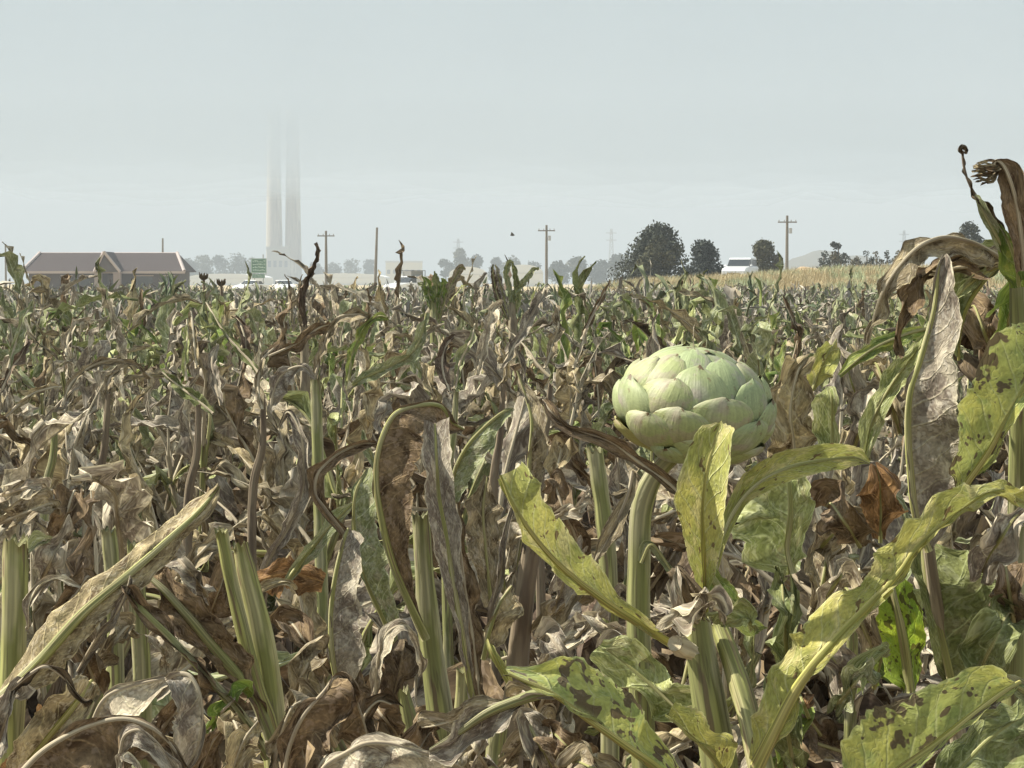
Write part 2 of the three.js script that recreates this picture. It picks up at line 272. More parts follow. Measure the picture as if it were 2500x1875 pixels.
// ------------------------------------------------------------------ trees
const crownMats = [plain(.035, .042, .026, .9), plain(.06, .06, .026, .9), plain(.03, .038, .028, .9), plain(.08, .07, .035, .9)];
for (const m of crownMats) m.side = THREE.DoubleSide;
const barkMat = stdMat(TX.stemDry, [.35, .3, .26], .95, .01);
function crownGeo(seed, clumps, leaves, size, shape) {          // many small leaf faces gathered in clumps
  const r = rng(seed), pos = [], idx = []; const gs = () => (r() + r() + r() - 1.5) / 1.5;
  for (const [cx, cy, cz, cr] of clumps) {
    const n = Math.round(leaves * cr * cr);
    for (let k = 0; k < n; k++) {
      const dir = new V3(gs(), gs(), gs()).normalize(), rad = cr * (.35 + .6 * Math.sqrt(r()) + (r() < .12 ? .2 * r() : 0)) * (1 + .25 * n3(dir.x * 2 + seed, dir.y * 2, dir.z * 2));
      const p = new V3(cx, cy, cz).addScaledVector(dir, rad); p.y = cy + (p.y - cy) * (shape || .9);
      const a = new V3(gs(), gs(), gs()).normalize(), b = new V3(gs(), gs(), gs()).cross(a).normalize(), s = size * (.6 + .8 * r()), o = pos.length / 3;
      for (const [x, y] of [[-1, 0], [0, -.5], [1, 0], [0, .5]]) pos.push(p.x + (a.x * x + b.x * y) * s, p.y + (a.y * x + b.y * y) * s, p.z + (a.z * x + b.z * y) * s);
      idx.push(o, o + 1, o + 2, o, o + 2, o + 3);
    }
  }
  const g = new THREE.BufferGeometry(); g.setAttribute('position', new THREE.Float32BufferAttribute(pos, 3)); g.setIndex(idx); g.computeVertexNormals(); return g;
}
function tree(name, label, px, topPy, wPx, d, o) {
  const k = d / F, h = (HORIZON - topPy) * k + EYE - (o.y0 || 0), w = wPx * k, x = (px - CX) * k, t = thing(name, label, o.category || 'tree', new V3(x, o.y0 || 0, -d), o.group), r = rng(o.seed);
  const cl = [];
  for (let i = 0; i < o.n; i++) { const f = r(), yy = h * ((o.low ?? .22) + (.9 - (o.low ?? .22)) * f), sp = w * .5 * Math.sqrt(Math.max(.08, 1 - ((f - (o.belly ?? .3)) / .75) ** 2)) * (o.taper ? 1 - .62 * f : 1), cr = w * (o.cr ?? .2) * (.45 + .85 * r()); cl.push([(r() * 2 - 1) * Math.max(.02, sp - cr), Math.min(yy, h - cr * .9), (r() * 2 - 1) * Math.max(.02, sp - cr) * .8, cr]); }
  const tr = [stalkGeo(frames([new V3(0, -.1, 0), new V3(.02 * w, h * .3, 0), new V3(-.02 * w, h * .8, .01)], 8, new V3(0, 0, 1)), { r: [h * .035, h * .022, h * .008], rad: 8, ribs: 4 })];
  for (let i = 0; i < Math.min(6, o.n); i++) { const c = cl[i]; tr.push(stalkGeo(frames([new V3(0, h * .22, 0), new V3(c[0] * .5, lerp(h * .22, c[1], .6), c[2] * .5), new V3(c[0], c[1], c[2])], 5, new V3(0, 0, 1)), { r: [h * .014, h * .009, h * .004], rad: 6, ribs: 3 })); }
  part('trunk', mergeGeometries(tr), barkMat, t);
  part('crown', crownGeo(o.seed, cl, o.leaves / (w * (o.cr ?? .2)) ** 2 / o.n, o.leaf, o.squash), crownMats[o.mat || 0], t);
  return t;
}
tree('dense_tree', 'large dark evergreen bush on the dry grass bank, taller of the joined pair', 1604, 543, 300, 150, { seed: 5, n: 44, leaves: 12000, leaf: .13, y0: .4, belly: .2, taper: true, cr: .15, low: .04 });
{ const b = scene.children[scene.children.length - 1]; part('crown', crownGeo(55, [[-.3, 2.9, 1.5, .8], [.6, 2.5, 1.7, .7], [-1.0, 2.2, 1.8, .7], [1.3, 3.1, 1.0, .6], [.1, 3.6, 1.1, .6]], 900, .12), crownMats[1], b, 'olive foliage in the middle of the bush'); }
tree('dense_tree', 'lower dark bush joined to the right of the large evergreen', 1718, 582, 135, 153, { seed: 8, n: 26, leaves: 6000, leaf: .13, y0: .4, belly: .25, cr: .22, mat: 2, low: .04 });
tree('round_bush', 'olive rounded bush right of the white car on the bank', 1862, 583, 84, 165, { seed: 12, n: 22, leaves: 5000, leaf: .12, y0: .7, belly: .2, taper: true, cr: .27, low: .04, mat: 1, category: 'bush' });
tree('round_bush', 'low olive shrub leaning against the rounded bush', 1894, 618, 40, 165, { seed: 14, n: 8, leaves: 1600, leaf: .12, y0: .9, belly: .2, cr: .32, mat: 3, category: 'bush', low: .1 });
tree('young_tree', 'thin young tree with sparse crown beside the sand mound', 2046, 577, 44, 185, { seed: 17, n: 9, leaves: 750, leaf: .13, y0: 1.0, belly: .75, cr: .2, mat: 2 });
tree('dense_tree', 'dark bush rising behind the arched dry leaf at right', 2362, 540, 90, 170, { seed: 21, n: 12, leaves: 2600, leaf: .13, y0: 1.0, belly: .3, cr: .22 });
{
  const t = thing('bare_branch', 'dark leaning dead branch left of the young tree', 'branch', new V3((2012 - CX) / F * 182, 1.0, -182)), g = stalkGeo(frames([new V3(.5, -.1, 0), new V3(.1, .6, 0), new V3(-.45, 1.25, 0), new V3(-.8, 1.6, .05)], 8, new V3(0, 0, 1)), { r: [.14, .12, .1, .03], rad: 8, ribs: 3 });
  part('branch', g, barkMat, t);
}
{ // scrub along the bank top, right
  let i = 0; const r = rng(31);
  for (const px of [2010, 2035, 2062, 2090, 2116, 2140, 2165, 2190, 2216, 2240])
    tree('scrub_bush', (i % 2 ? 'brown scrub bush, ' : 'grey-green scrub bush, ') + ['first', 'second', 'third', 'fourth', 'fifth', 'sixth', 'seventh', 'eighth', 'ninth', 'tenth'][i] + ' in the row right of the sand mound', px, 600 + 12 * r(), 46, 175 + 12 * r(), { seed: 40 + i, n: 6, leaves: 800, leaf: .11, y0: 1.0, belly: .3, cr: .34, low: .1, mat: i++ % 2 ? 3 : 2, category: 'bush', group: i % 2 ? 'grey-green scrub on the bank' : 'brown scrub on the bank' });
}
const farTrees = [], ORDT = ['leftmost', 'second', 'third', 'fourth', 'fifth'], seenAt = {};
for (const [px, py, w, d, g] of [[462, 630, 62, 1250, 0], [498, 618, 74, 1260, 0], [538, 622, 60, 1290, 0], [578, 614, 76, 1240, 0], [622, 626, 60, 1280, 0], [772, 634, 60, 1400, 1], [815, 640, 66, 1420, 1], [858, 630, 60, 1380, 1], [900, 632, 52, 1400, 1], [1088, 622, 52, 1050, 2], [1124, 606, 66, 1040, 2], [1162, 616, 52, 1060, 2], [1212, 628, 46, 1120, 3], [1248, 618, 62, 1100, 3], [1292, 620, 60, 1130, 3], [1364, 634, 64, 900, 4], [1412, 626, 70, 920, 4], [1462, 628, 66, 910, 4], [1508, 620, 66, 900, 4], [1556, 630, 50, 930, 4]]) {
  const at = ['beyond the field right of the brown-roofed house', 'right of the twin stacks', 'behind the left white greenhouse', 'behind the right white greenhouse', 'left of the large dark bush'][g];
  const k = d / F, r = farTrees.length;
  seenAt[g] = (seenAt[g] ?? -1) + 1; tree('far_tree', 'hazy grey tree, ' + ORDT[seenAt[g]] + (seenAt[g] ? ' from left' : '') + ' of those ' + at, px, py, w, d, { seed: 60 + r, n: 9, leaves: 1500, leaf: .75, belly: .35, cr: .27, mat: r % 3, group: 'hazy trees ' + at });
  farTrees.push(r);
}
{ // pale sand mound
  const g = new THREE.SphereGeometry(1, 40, 20, 0, Math.PI * 2, 0, Math.PI / 2), p = g.attributes.position; for (let i = 0; i < p.count; i++) { const x = p.getX(i), z = p.getZ(i), y = p.getY(i), k = Math.max(0, y) ** 1.6 * (1 + .25 * n3(x * 2, z * 2, 8)); p.setXYZ(i, x * 2.6, k * 1.55, z * 2.2); } g.computeVertexNormals();
  const m = shade(new THREE.Mesh(g, stdMat(TX.soil, [2.4, 2.1, 1.7], 1, .04))); m.name = 'sand_mound'; m.position.set((1968 - CX) / F * 178, .98, -178); m.userData = { label: 'pale heap of sand on the bank left of the young tree', category: 'mound' }; scene.add(m);
}

// ------------------------------------------------------------------ house, stacks and far buildings
{
  const d = 260, k = d / F, X = (px) => (px - CX) * k, Y = (py) => (HORIZON - py) * k + EYE, o = thing('farm_house', 'brown-roofed house with a pale-trimmed central gable at the left edge of the field', 'house', new V3(X(255), 0, -d));
  const x0 = X(56) - X(255), x1 = X(452) - X(255), rx0 = X(80) - X(255), rx1 = X(420) - X(255), ye = Y(664), yr = Y(618), D = 9;
  const wall = plain(.085, .07, .066, .9), trim = plain(.40, .34, .32, .8), roofM = stdMat(TX.plank, [.052, .038, .038], .95, .02), glass = plain(.05, .055, .06, .25), pale = plain(.26, .21, .19, .9);
  part('wall', boxG(x0 + .7, x1 - .7, 0, ye - .02, -D + .5, -.5), wall, o);
  const quad = (a, b, c, e, th = .12) => { const g = new THREE.BufferGeometry(), n = new V3().subVectors(b, a).cross(new V3().subVectors(c, a)).normalize().multiplyScalar(th), P = [a, b, c, e], pos = []; for (const v of P) pos.push(v.x, v.y, v.z); for (const v of P) pos.push(v.x + n.x, v.y + n.y, v.z + n.z); g.setAttribute('position', new THREE.Float32BufferAttribute(pos, 3)); g.setAttribute('uv', new THREE.Float32BufferAttribute([0, 0, 8, 0, 8, 3, 0, 3, 0, 0, 8, 0, 8, 3, 0, 3], 2)); g.setIndex([0, 2, 1, 0, 3, 2, 4, 5, 6, 4, 6, 7, 0, 1, 5, 0, 5, 4, 1, 2, 6, 1, 6, 5, 2, 3, 7, 2, 7, 6, 3, 0, 4, 3, 4, 7]); const ng = g.toNonIndexed(); ng.computeVertexNormals(); return ng; };
  const A = new V3(x0, ye, .2), B = new V3(x1, ye, .2), C = new V3(x1, ye, -D - .2), E = new V3(x0, ye, -D - .2), R0 = new V3(rx0, yr, -D / 2), R1 = new V3(rx1, yr, -D / 2);
  const roof = part('roof', mergeGeometries([quad(A, B, R1, R0), quad(C, E, R0, R1), quad(B, C, R1.clone().add(new V3(0, 0, -.01)), R1), quad(E, A, R0, R0.clone().add(new V3(0, 0, -.01)))]), roofM, o);
  const bar = (a, b, r) => stalkGeo(frames([a, a.clone().lerp(b, .5), b], 2, new V3(.1, .3, 1)), { r, rad: 6, ribAmp: 0 });
  part('fascia', boxG(x0 - .1, x1 + .1, ye - .2, ye + .1, .22, .36), trim, roof); part('ridge_cap', bar(R0, R1, .16), trim, roof);
  for (const [a, b] of [[B, R1], [A, R0]]) part('hip_trim', bar(a.clone().add(new V3(0, .1, .1)), b.clone().add(new V3(0, .1, .1)), .22), trim, roof);
  const ga = X(238) - X(255), gb = X(301) - X(255), gm = X(262) - X(255), gz = 1.6;   // front gable
  const gr = part('gable_roof', mergeGeometries([quad(new V3(ga, ye, gz), new V3(gm, yr + .1, gz), new V3(gm, yr + .1, -D / 2), new V3(ga, ye, -D / 2 + 3), .1), quad(new V3(gm, yr + .1, gz), new V3(gb, ye, gz), new V3(gb, ye, -D / 2 + 3), new V3(gm, yr + .1, -D / 2), .1)]), roofM, o);
  part('gable_trim', bar(new V3(ga, ye, gz + .1), new V3(gm, yr + .15, gz + .1), .19), trim, gr); part('gable_trim', bar(new V3(gm, yr + .15, gz + .1), new V3(gb, ye, gz + .1), .19), trim, gr);
  const sh = new THREE.Shape(); sh.moveTo(ga + .3, ye); sh.lineTo(gm, yr - .25); sh.lineTo(gb - .3, ye); part('gable_wall', new THREE.ExtrudeGeometry(sh, { depth: .15, bevelEnabled: false }).translate(0, 0, gz - .35), wall, o);
  for (const px of [246, 292]) part('porch_pillar', boxG(X(px) - X(255) - .45, X(px) - X(255) + .45, 0, ye - .02, gz - .9, gz - .1), pale, o);
  for (const [a, b] of [[90, 110], [150, 175], [196, 218], [330, 372], [400, 425]]) { const w = part('window', boxG(X(a) - X(255), X(b) - X(255), .9, ye - .55, -.52, -.44), glass, o); part('window_frame', boxG(X(a) - X(255) - .12, X(b) - X(255) + .12, ye - .54, ye - .40, -.46, -.38), trim, w); }
  part('door', boxG(X(262) - X(255), X(278) - X(255), 0, 2.1, -.5, -.42), plain(.1, .08, .07, .6), o);
}
const stackMat = stdMat(TX.soil, [2.9, 3.1, 3.3], .9, .05);
for (const [px, lab] of [[671, 'left one of the twin hazy smokestacks above the pale plant building'], [717, 'right one of the twin hazy smokestacks']]) {
  const d = 1800, k = d / F, t = thing('smokestack', lab, 'smokestack', new V3((px - CX) * k, 0, -d), 'twin smokestacks');
  part('shaft', new THREE.LatheGeometry([[7.6, 0], [7.0, 40], [6.2, 90], [5.7, 146], [6.1, 147], [6.1, 151], [5.2, 151], [5.0, 146]].map(([x, y]) => new THREE.Vector2(x, y)), 36), stackMat, t);
  const bands = part('rim_ring', new THREE.TorusGeometry(6.2, .25, 8, 36).rotateX(Math.PI / 2).translate(0, 140, 0), stackMat, t);
}
function slabBuilding(name, label, x0, x1, top, d, mat, roofMat, wins) {
  const k = d / F, w = (x1 - x0) * k, h = (HORIZON - top) * k + EYE, t = thing(name, label, 'building', new V3(((x0 + x1) / 2 - CX) * k, 0, -d));
  part('wall', boxG(-w / 2, w / 2, 0, h * .93, -w * .4, 0), mat, t); part('roof', boxG(-w / 2 - .3, w / 2 + .3, h * .93, h, -w * .4 - .3, .3), roofMat, t);
  for (let i = 0; i < wins; i++) { const x = -w / 2 + w * (i + .5) / wins; part('window', boxG(x - w / wins * .28, x + w / wins * .28, h * .45, h * .62, -.1, .08), plain(.12, .13, .14, .4), t); }
}
const creamM = plain(.62, .58, .45, .9), whiteM = plain(.75, .76, .75, .7);
slabBuilding('plant_building', 'tall cream power plant block in front of the twin smokestacks', 652, 706, 602, 1740, creamM, plain(.55, .52, .42, .9), 4);
slabBuilding('plant_building', 'wide low cream building in the haze above the white pickup', 942, 1030, 637, 1500, creamM, plain(.5, .5, .48, .9), 6);
function hoopHouse(label, x0, x1, top, d, len) {
  const k = d / F, w = (x1 - x0) * k, h = (HORIZON - top) * k + EYE, t = thing('greenhouse', label, 'greenhouse', new V3(((x0 + x1) / 2 - CX) * k, 0, -d));
  const sh = new THREE.Shape(); sh.moveTo(-w / 2, 0); for (let i = 0; i <= 16; i++) { const a = Math.PI * (1 - i / 16); sh.lineTo(Math.cos(a) * w / 2, h * .62 + Math.sin(a) * h * .38); } sh.lineTo(w / 2, 0);
  part('cover', new THREE.ExtrudeGeometry(sh, { depth: len, bevelEnabled: false }).translate(0, 0, -len), whiteM, t);
  part('gutter', boxG(-w / 2 - .2, w / 2 + .2, h * .60, h * .62, .02, .15), plain(.55, .56, .56, .6), t);
}
hoopHouse('left white arched greenhouse below the hazy trees', 1097, 1188, 651, 560, 30);
hoopHouse('right white arched greenhouse beside the crossarm pole', 1228, 1326, 646, 600, 30);
hoopHouse('long low white greenhouse stretching from the house to the stacks', 455, 640, 668, 850, 40);
hoopHouse('long low white greenhouse right of the twin stacks', 742, 940, 667, 880, 40);

// ------------------------------------------------------------------ poles, towers, sign, vehicles
const poleMat = stdMat(TX.stemDry, [.42, .40, .38], .95, .01), steel = plain(.35, .36, .37, .6, .3);
for (const [px, top, d, arm, lean, lab] of [[16, 596, 400, 0, 0, 'thin utility pole left of the brown-roofed house'], [398, 582, 380, 0, .01, 'short pole showing above the house roof'], [797, 564, 300, 1, 0, 'utility pole between the twin stacks and the leaning pole'], [916, 556, 300, 0, .035, 'leaning utility pole left of the white pickup'], [1334, 550, 300, 2, 0, 'utility pole with a crossarm beside the right greenhouse'], [1920, 527, 270, 2, 0, 'tallest utility pole with a crossarm right of the rounded bush']]) {
  const k = d / F, h = (HORIZON - top) * k + EYE, t = thing('utility_pole', lab, 'pole', new V3((px - CX) * k, 0, -d));
  part('post', stalkGeo(frames([new V3(0, -.2, 0), new V3(h * lean * .5, h * .5, 0), new V3(h * lean, h, 0)], 6, new V3(0, 0, 1)), { r: [.24, .2, .16], rad: 10, ribs: 3, ribAmp: .02 }), poleMat, t);
  if (arm) { const c = part('crossarm', boxG(-1.25, 1.25, h * .905, h * .905 + .16, .14, .28).translate(h * lean, 0, 0), poleMat, t); for (const x of [-1.1, -.4, .5, 1.1]) part('insulator', new THREE.CylinderGeometry(.06, .08, .22, 8).translate(x + h * lean, h * .905 + .28, .21), steel, c); }
  if (arm === 2) part('transformer', new THREE.CylinderGeometry(.22, .22, .7, 12).translate(.42, h * .80, .1), steel, t);
}
for (const [px, top, d, lab] of [[1119, 580, 1650, 'faint hazy lattice tower above the left greenhouse trees'], [1492, 556, 1600, 'faint hazy lattice tower left of the large bush'], [2205, 560, 1700, 'faint hazy lattice tower at right above the scrub']]) {
  const k = d / F, h = (HORIZON - top) * k, t = thing('lattice_tower', lab, 'tower', new V3((px - CX) * k, 0, -d)), b = (a, c, r) => stalkGeo(frames([a, a.clone().lerp(c, .5), c], 2, new V3(.2, .1, 1)), { r, rad: 5, ribAmp: 0 });
  for (const [x, z] of [[-1, -1], [1, -1], [1, 1], [-1, 1]]) part('leg', b(new V3(x * 2.6, 0, z * 2.6), new V3(x * .6, h, z * .6), .3), steel, t);
  const br = []; for (let i = 0; i < 7; i++) { const y0 = h * i / 7, y1 = h * (i + 1) / 7, w0 = lerp(2.6, .6, i / 7), w1 = lerp(2.6, .6, (i + 1) / 7); br.push(b(new V3(-w0, y0, w0), new V3(w1, y1, w1), .2), b(new V3(w0, y0, w0), new V3(-w1, y1, w1), .2), b(new V3(-w1, y1, w1), new V3(w1, y1, w1), .2)); }
  part('bracing', mergeGeometries(br), steel, t);
  for (const f of [.8, .93]) part('crossarm', b(new V3(-4, h * f, 0), new V3(4, h * f, 0), .35), steel, t);
}
{
  const d = 260, k = d / F, t = thing('road_sign', 'green highway sign with two panels on posts before the stacks', 'sign', new V3((633 - CX) * k, 0, -d)), Y = (py) => (HORIZON - py) * k + EYE;
  const cv = document.createElement('canvas'); cv.width = 256; cv.height = 256; const c = cv.getContext('2d'); c.fillStyle = '#3d6b5a'; c.fillRect(0, 0, 256, 256); c.strokeStyle = '#c3d6cd'; c.lineWidth = 7; c.strokeRect(8, 8, 240, 240); c.lineWidth = 9; const r = rng(5);
  for (let row = 0; row < 4; row++) for (let i = 0; i < 7; i++) { c.beginPath(); const x = 26 + i * 30, y = 34 + row * 52; c.moveTo(x, y + 30 * r()); c.lineTo(x + 20, y + 30 * r()); c.lineTo(x + 12 + 10 * r(), y + 34); c.stroke(); }
  const ct = new THREE.CanvasTexture(cv); ct.colorSpace = THREE.SRGBColorSpace; const sm = new THREE.MeshStandardMaterial({ map: ct, roughness: .5 }), back = plain(.3, .32, .31, .6, .4);
  for (const [x0, x1, y0, y1, z] of [[-.98, .98, Y(667), Y(631), .12], [-.88, .78, Y(679), Y(669), .12]]) { const p = part('sign_panel', boxG(x0, x1, y0, y1, z - .05, z), back, t); part('sign_face', new THREE.PlaneGeometry(x1 - x0 - .02, y1 - y0 - .02).translate((x0 + x1) / 2, (y0 + y1) / 2, z + .006), sm, p, 'green face with pale markings'); }
  for (const x of [-.55, .55]) part('post', boxG(x - .06, x + .06, -.2, Y(631) + (x > 0 ? .5 : 0), -.07, .06), steel, t);
}
const carPaint = new THREE.MeshPhysicalMaterial({ color: new THREE.Color().setRGB(.8, .81, .81), roughness: .35, clearcoat: .8, clearcoatRoughness: .1 }), carGlass = plain(.03, .035, .04, .12), tyre = plain(.03, .03, .03, .9), lampM = plain(.7, .72, .72, .15), trimM = plain(.05, .05, .05, .5);
function car(name, label, pos, yaw, kind) {                     // nose towards +x
  const t = thing(name, label, kind === 'pickup' ? 'pickup' : 'car', pos); t.rotation.y = yaw;
  const L = kind === 'sedan' ? 4.5 : 4.9, H = kind === 'sedan' ? 1.42 : 1.78, w = kind === 'sedan' ? .86 : .95, belt = kind === 'sedan' ? .92 : 1.08;
  const ext = (pts, width, bev) => { const s = new THREE.Shape(pts.map(([x, y]) => new THREE.Vector2(x, y))); return new THREE.ExtrudeGeometry(s, { depth: width * 2 - bev * 2, bevelEnabled: true, bevelSize: bev, bevelThickness: bev, bevelSegments: 2 }).translate(0, 0, -width + bev); };
  part('body', ext([[-L / 2, .4], [-L / 2, belt - .06], [-L / 2 + .3, belt], [L * .17, belt], [L / 2 - .25, belt - .18], [L / 2, belt - .35], [L / 2, .35], [L * .42, .3], [-L * .42, .3]], w, .07), carPaint, t);
  const back = kind === 'pickup' ? -L * .1 : kind === 'sedan' ? -L * .33 : -L / 2 + .12;
  const cabin = part('cabin', ext([[back, belt - .02], [back + (kind === 'sedan' ? .5 : .16), H - .08], [L * .02, H - .08], [L * .2, belt - .02]], w - .1, .04), carGlass, t);
  part('roof', ext([[back + (kind === 'sedan' ? .42 : .1), H - .09], [back + (kind === 'sedan' ? .55 : .2), H], [-.05, H], [L * .035, H - .09]], w - .09, .03), carPaint, cabin);
  for (const z of [-1, 1]) { part('pillar', boxG(-L * .09 - .05, -L * .09 + .05, belt - .02, H - .06, z * (w - .1) - .015, z * (w - .1) + .015), carPaint, cabin); part('headlight', new THREE.SphereGeometry(.13, 10, 8).scale(.5, .8, 1.3).translate(L / 2 - .02, belt - .42, z * (w - .26)), lampM, t); part('mirror', new THREE.SphereGeometry(.1, 8, 6).scale(.6, .8, 1.2).translate(L * .12, belt + .1, z * (w + .08)), carPaint, t); }
  part('grille', boxG(L / 2 - .02, L / 2 + .09, .5, belt - .46, -w * .5, w * .5), trimM, t); part('bumper', boxG(L / 2 - .05, L / 2 + .1, .34, .48, -w + .08, w - .08), trimM, t);
  for (const x of [-L * .3, L * .31]) for (const z of [-1, 1]) { const wh = part('wheel', new THREE.CylinderGeometry(.34, .34, .22, 20).rotateX(Math.PI / 2).translate(x, .34, z * (w - .06)), tyre, t); part('rim', new THREE.CylinderGeometry(.2, .2, .04, 14).rotateX(Math.PI / 2).translate(x, .34, z * (w + .055)), steel, wh); }
  if (kind === 'pickup') {
    part('bed_cap', ext([[-L / 2 + .05, belt], [-L / 2 + .08, H - .02], [back - .02, H - .02], [back - .02, belt]], w - .06, .04), plain(.55, .56, .56, .5), t);
    const rk = part('ladder_rack', mergeGeometries([boxG(-1.8, .2, H + .52, H + .57, -.75, -.70), boxG(-1.8, .2, H + .52, H + .57, .70, .75), boxG(-1.8, -1.75, H - .05, H + .52, -.75, -.70), boxG(-1.8, -1.75, H - .05, H + .52, .70, .75), boxG(.15, .2, H - .08, H + .52, -.75, -.70), boxG(.15, .2, H - .08, H + .52, .70, .75)]), trimM, t);
    part('toolbox', boxG(-1.6, 0, H + .02, H + .5, -.62, .62), plain(.2, .2, .19, .7), rk);
  }
  return t;
}
car('parked_car', 'white sport utility car facing left on the bank before the rounded bush', new V3((1806 - CX) / F * 148, 1.3, -148), -1.9, 'suv').scale.setScalar(.9);
car('pickup_truck', 'white pickup with a rack and toolbox above the cab', new V3((995 - CX) / F * 200, 0, -200), -2.25, 'pickup').scale.setScalar(1.0);
car('parked_car', 'white car directly below the green highway sign', new V3((612 - CX) / F * 230, 0, -230), -2.1, 'sedan');
car('parked_car', 'white car with only its roof showing right of the stacks', new V3((695 - CX) / F * 236, 0, -236), -1.2, 'sedan');
{
  const t = thing('bird', 'tiny dark bird flying above the greenhouses', 'bird', W3(1251, 574, 120)), dk = plain(.06, .06, .06, .9);
  part('body', new THREE.SphereGeometry(.07, 12, 8).scale(1.9, .8, .8), dk, t);
  for (const z of [-1, 1]) { const s = new THREE.Shape(); s.moveTo(-.08, 0); s.lineTo(.1, 0); s.quadraticCurveTo(.05, .2, -.06, .34); s.quadraticCurveTo(-.1, .15, -.08, 0); part('wing', new THREE.ExtrudeGeometry(s, { depth: .012, bevelEnabled: false }).rotateX(z * 1.1).translate(0, .02, 0), dk, t); }
}
{ // low stratus hiding the stack tops: thin leaning layers of mist whose lower edges hang at different heights
  const cm = new THREE.MeshStandardMaterial({ color: new THREE.Color().setRGB(.63, .72, .80), roughness: 1, transparent: true, opacity: .15, side: THREE.DoubleSide }), gs = [];
  for (let i = 0; i < 16; i++) {
    const NX = 90, NY = 8, bottom = 64 + i * 4.4, pos = [], idx = [];
    for (let j = 0; j <= NY; j++) for (let k = 0; k <= NX; k++) { const x = -1600 + 2700 * k / NX, b = bottom + 20 * n3(x * .006 + i * 1.7, i * .4, 2) + 8 * n3(x * .03, i * .7, 7), y = b + (420 - b) * (j / NY) ** 1.5; pos.push(x, y, -1600 - i * 9 - (y - 60) * .36 + 4 * n3(x * .01, y * .02, i)); }
    for (let j = 0; j < NY; j++) for (let k = 0; k < NX; k++) { const a = j * (NX + 1) + k, b = a + NX + 1; idx.push(a, a + 1, b, a + 1, b + 1, b); }
    const g = new THREE.BufferGeometry(); g.setAttribute('position', new THREE.Float32BufferAttribute(pos, 3)); g.setIndex(idx); g.computeVertexNormals(); gs.push(g);
  }
  const m = new THREE.Mesh(mergeGeometries(gs), cm); m.name = 'cloud_layer'; m.userData = { kind: 'structure' }; scene.add(m);
}

// ------------------------------------------------------------------ the field: withered artichoke plants
const TYPES = ['hook', 'lean', 'upright', 'collapse', 'curl', 'scrap', 'arch', 'drape', 'strip'];
function leafSpine(r, type, L) {                                // starts upwards, leans towards +x: straight runs with sharp breaks
  let a = { hook: 1.3, lean: .95, upright: 1.42, collapse: .9, curl: 1.2, scrap: .6, arch: 1.15, drape: .3, strip: 1.1 }[type] + (r() - .5) * .5;
  const n = 14, pts = [new V3()], k1 = .35 + .4 * r(), k2 = k1 + .12 + .25 * r(), st = L / n, b1 = 1.1 + 1.2 * r(), b2 = (r() - .3) * 1.4; let p = new V3(), yaw = 0, prev = 0;
  for (let i = 1; i <= n; i++) {
    const t = i / n, at = (k) => prev < k && t >= k;
    if (type === 'hook') a -= (at(k1) ? b1 * .6 : 0) + (at(k1 + .1) ? b1 * .5 : 0) + (at(k2 + .1) ? b2 * .5 : 0) + .02;
    else if (type === 'lean') a -= .03 + .05 * t;
    else if (type === 'upright') a -= (r() - .5) * .14 + (at(.85) ? .7 : 0);
    else if (type === 'collapse') a -= at(k1 * .6) ? 1.5 + .8 * r() : 0;
    else if (type === 'curl') a -= .04 + .6 * Math.max(0, t - .6);
    else if (type === 'scrap') a += (r() - .5) * .7;
    else if (type === 'arch') a -= .17;
    else if (type === 'strip') a += (r() - .58) * .4;
    else a -= a > -1.3 ? .14 : 0;
    yaw += at(k1) ? (r() - .5) * 1.1 : (r() - .5) * .08; prev = t;
    p = p.clone().add(new V3(Math.cos(a) * Math.cos(yaw), Math.sin(a), Math.cos(a) * Math.sin(yaw)).multiplyScalar(st)); pts.push(p);
  }
  return pts;
}
function makeLib(lod) {                                         // [{blade, rib, type}]
  const out = [], [n, cols] = [[34, 8], [16, 4], [7, 2]][lod];
  for (let k = 0; k < 45; k++) {
    const r = rng(900 + k), type = TYPES[k % 9], L = { hook: .56, lean: .62, upright: .6, collapse: .58, curl: .5, scrap: .26, arch: .52, drape: .42, strip: .42 }[type] * (.75 + .5 * r());
    const pts = leafSpine(r, type, L), w = (.032 + .042 * r()) * (type === 'scrap' ? 1.3 : type === 'strip' ? .13 : 1), fd = .2 + 1.0 * r();
    const hint = new V3(-.5, .5, (r() - .5) * 1.6).normalize(), fr = frames(pts, n, hint);
    const o = { cols, seed: k + 3, wl: [.003, .005, w * .8, w, w * .9, w * .6, w * .15].map((x) => x * (.5 + .8 * r())), wr: [.003, .005, w * .8, w, w * .9, w * .6, w * .15].map((x) => x * (.5 + .8 * r())), fold: [fd * .7, fd, fd * (.4 + r()), fd * 1.4 * r()], curlL: [.2, 1.3 * r(), 2.4 * r() - .6], curlR: [.2, 1.3 * r(), 2.4 * r() - .6], roll: [0, (r() - .5) * .8, (r() - .5) * 1.6], ruf: .25, rufN: 16 + 12 * r(), crumple: lod === 2 ? .012 : .03, cFreq: 19, jag: .5, lobe: .35 * r(), lobeN: 4 + 3 * r() };
    out.push({ type, blade: bladeGeo(fr, o), rib: lod === 2 ? null : stalkGeo(frames(pts, lod ? 10 : 18, hint), { r: [.0075, .006, .004, .0025, .0012], rad: lod ? 5 : 7, ribs: 3, cap: false, seed: k }) });
  }
  return out;
}
const LIB = [makeLib(0), makeLib(1), makeLib(2)];
const DRYSET = ['taupe', 'grey', 'sage', 'tan', 'pale', 'brown', 'pale', 'taupe', 'grey', 'sage', 'tan', 'brown'], GREENSET = ['sage', 'green', 'sageDark', 'sage', 'taupe', 'palegreen', 'deep', 'grey', 'sage', 'tan'];
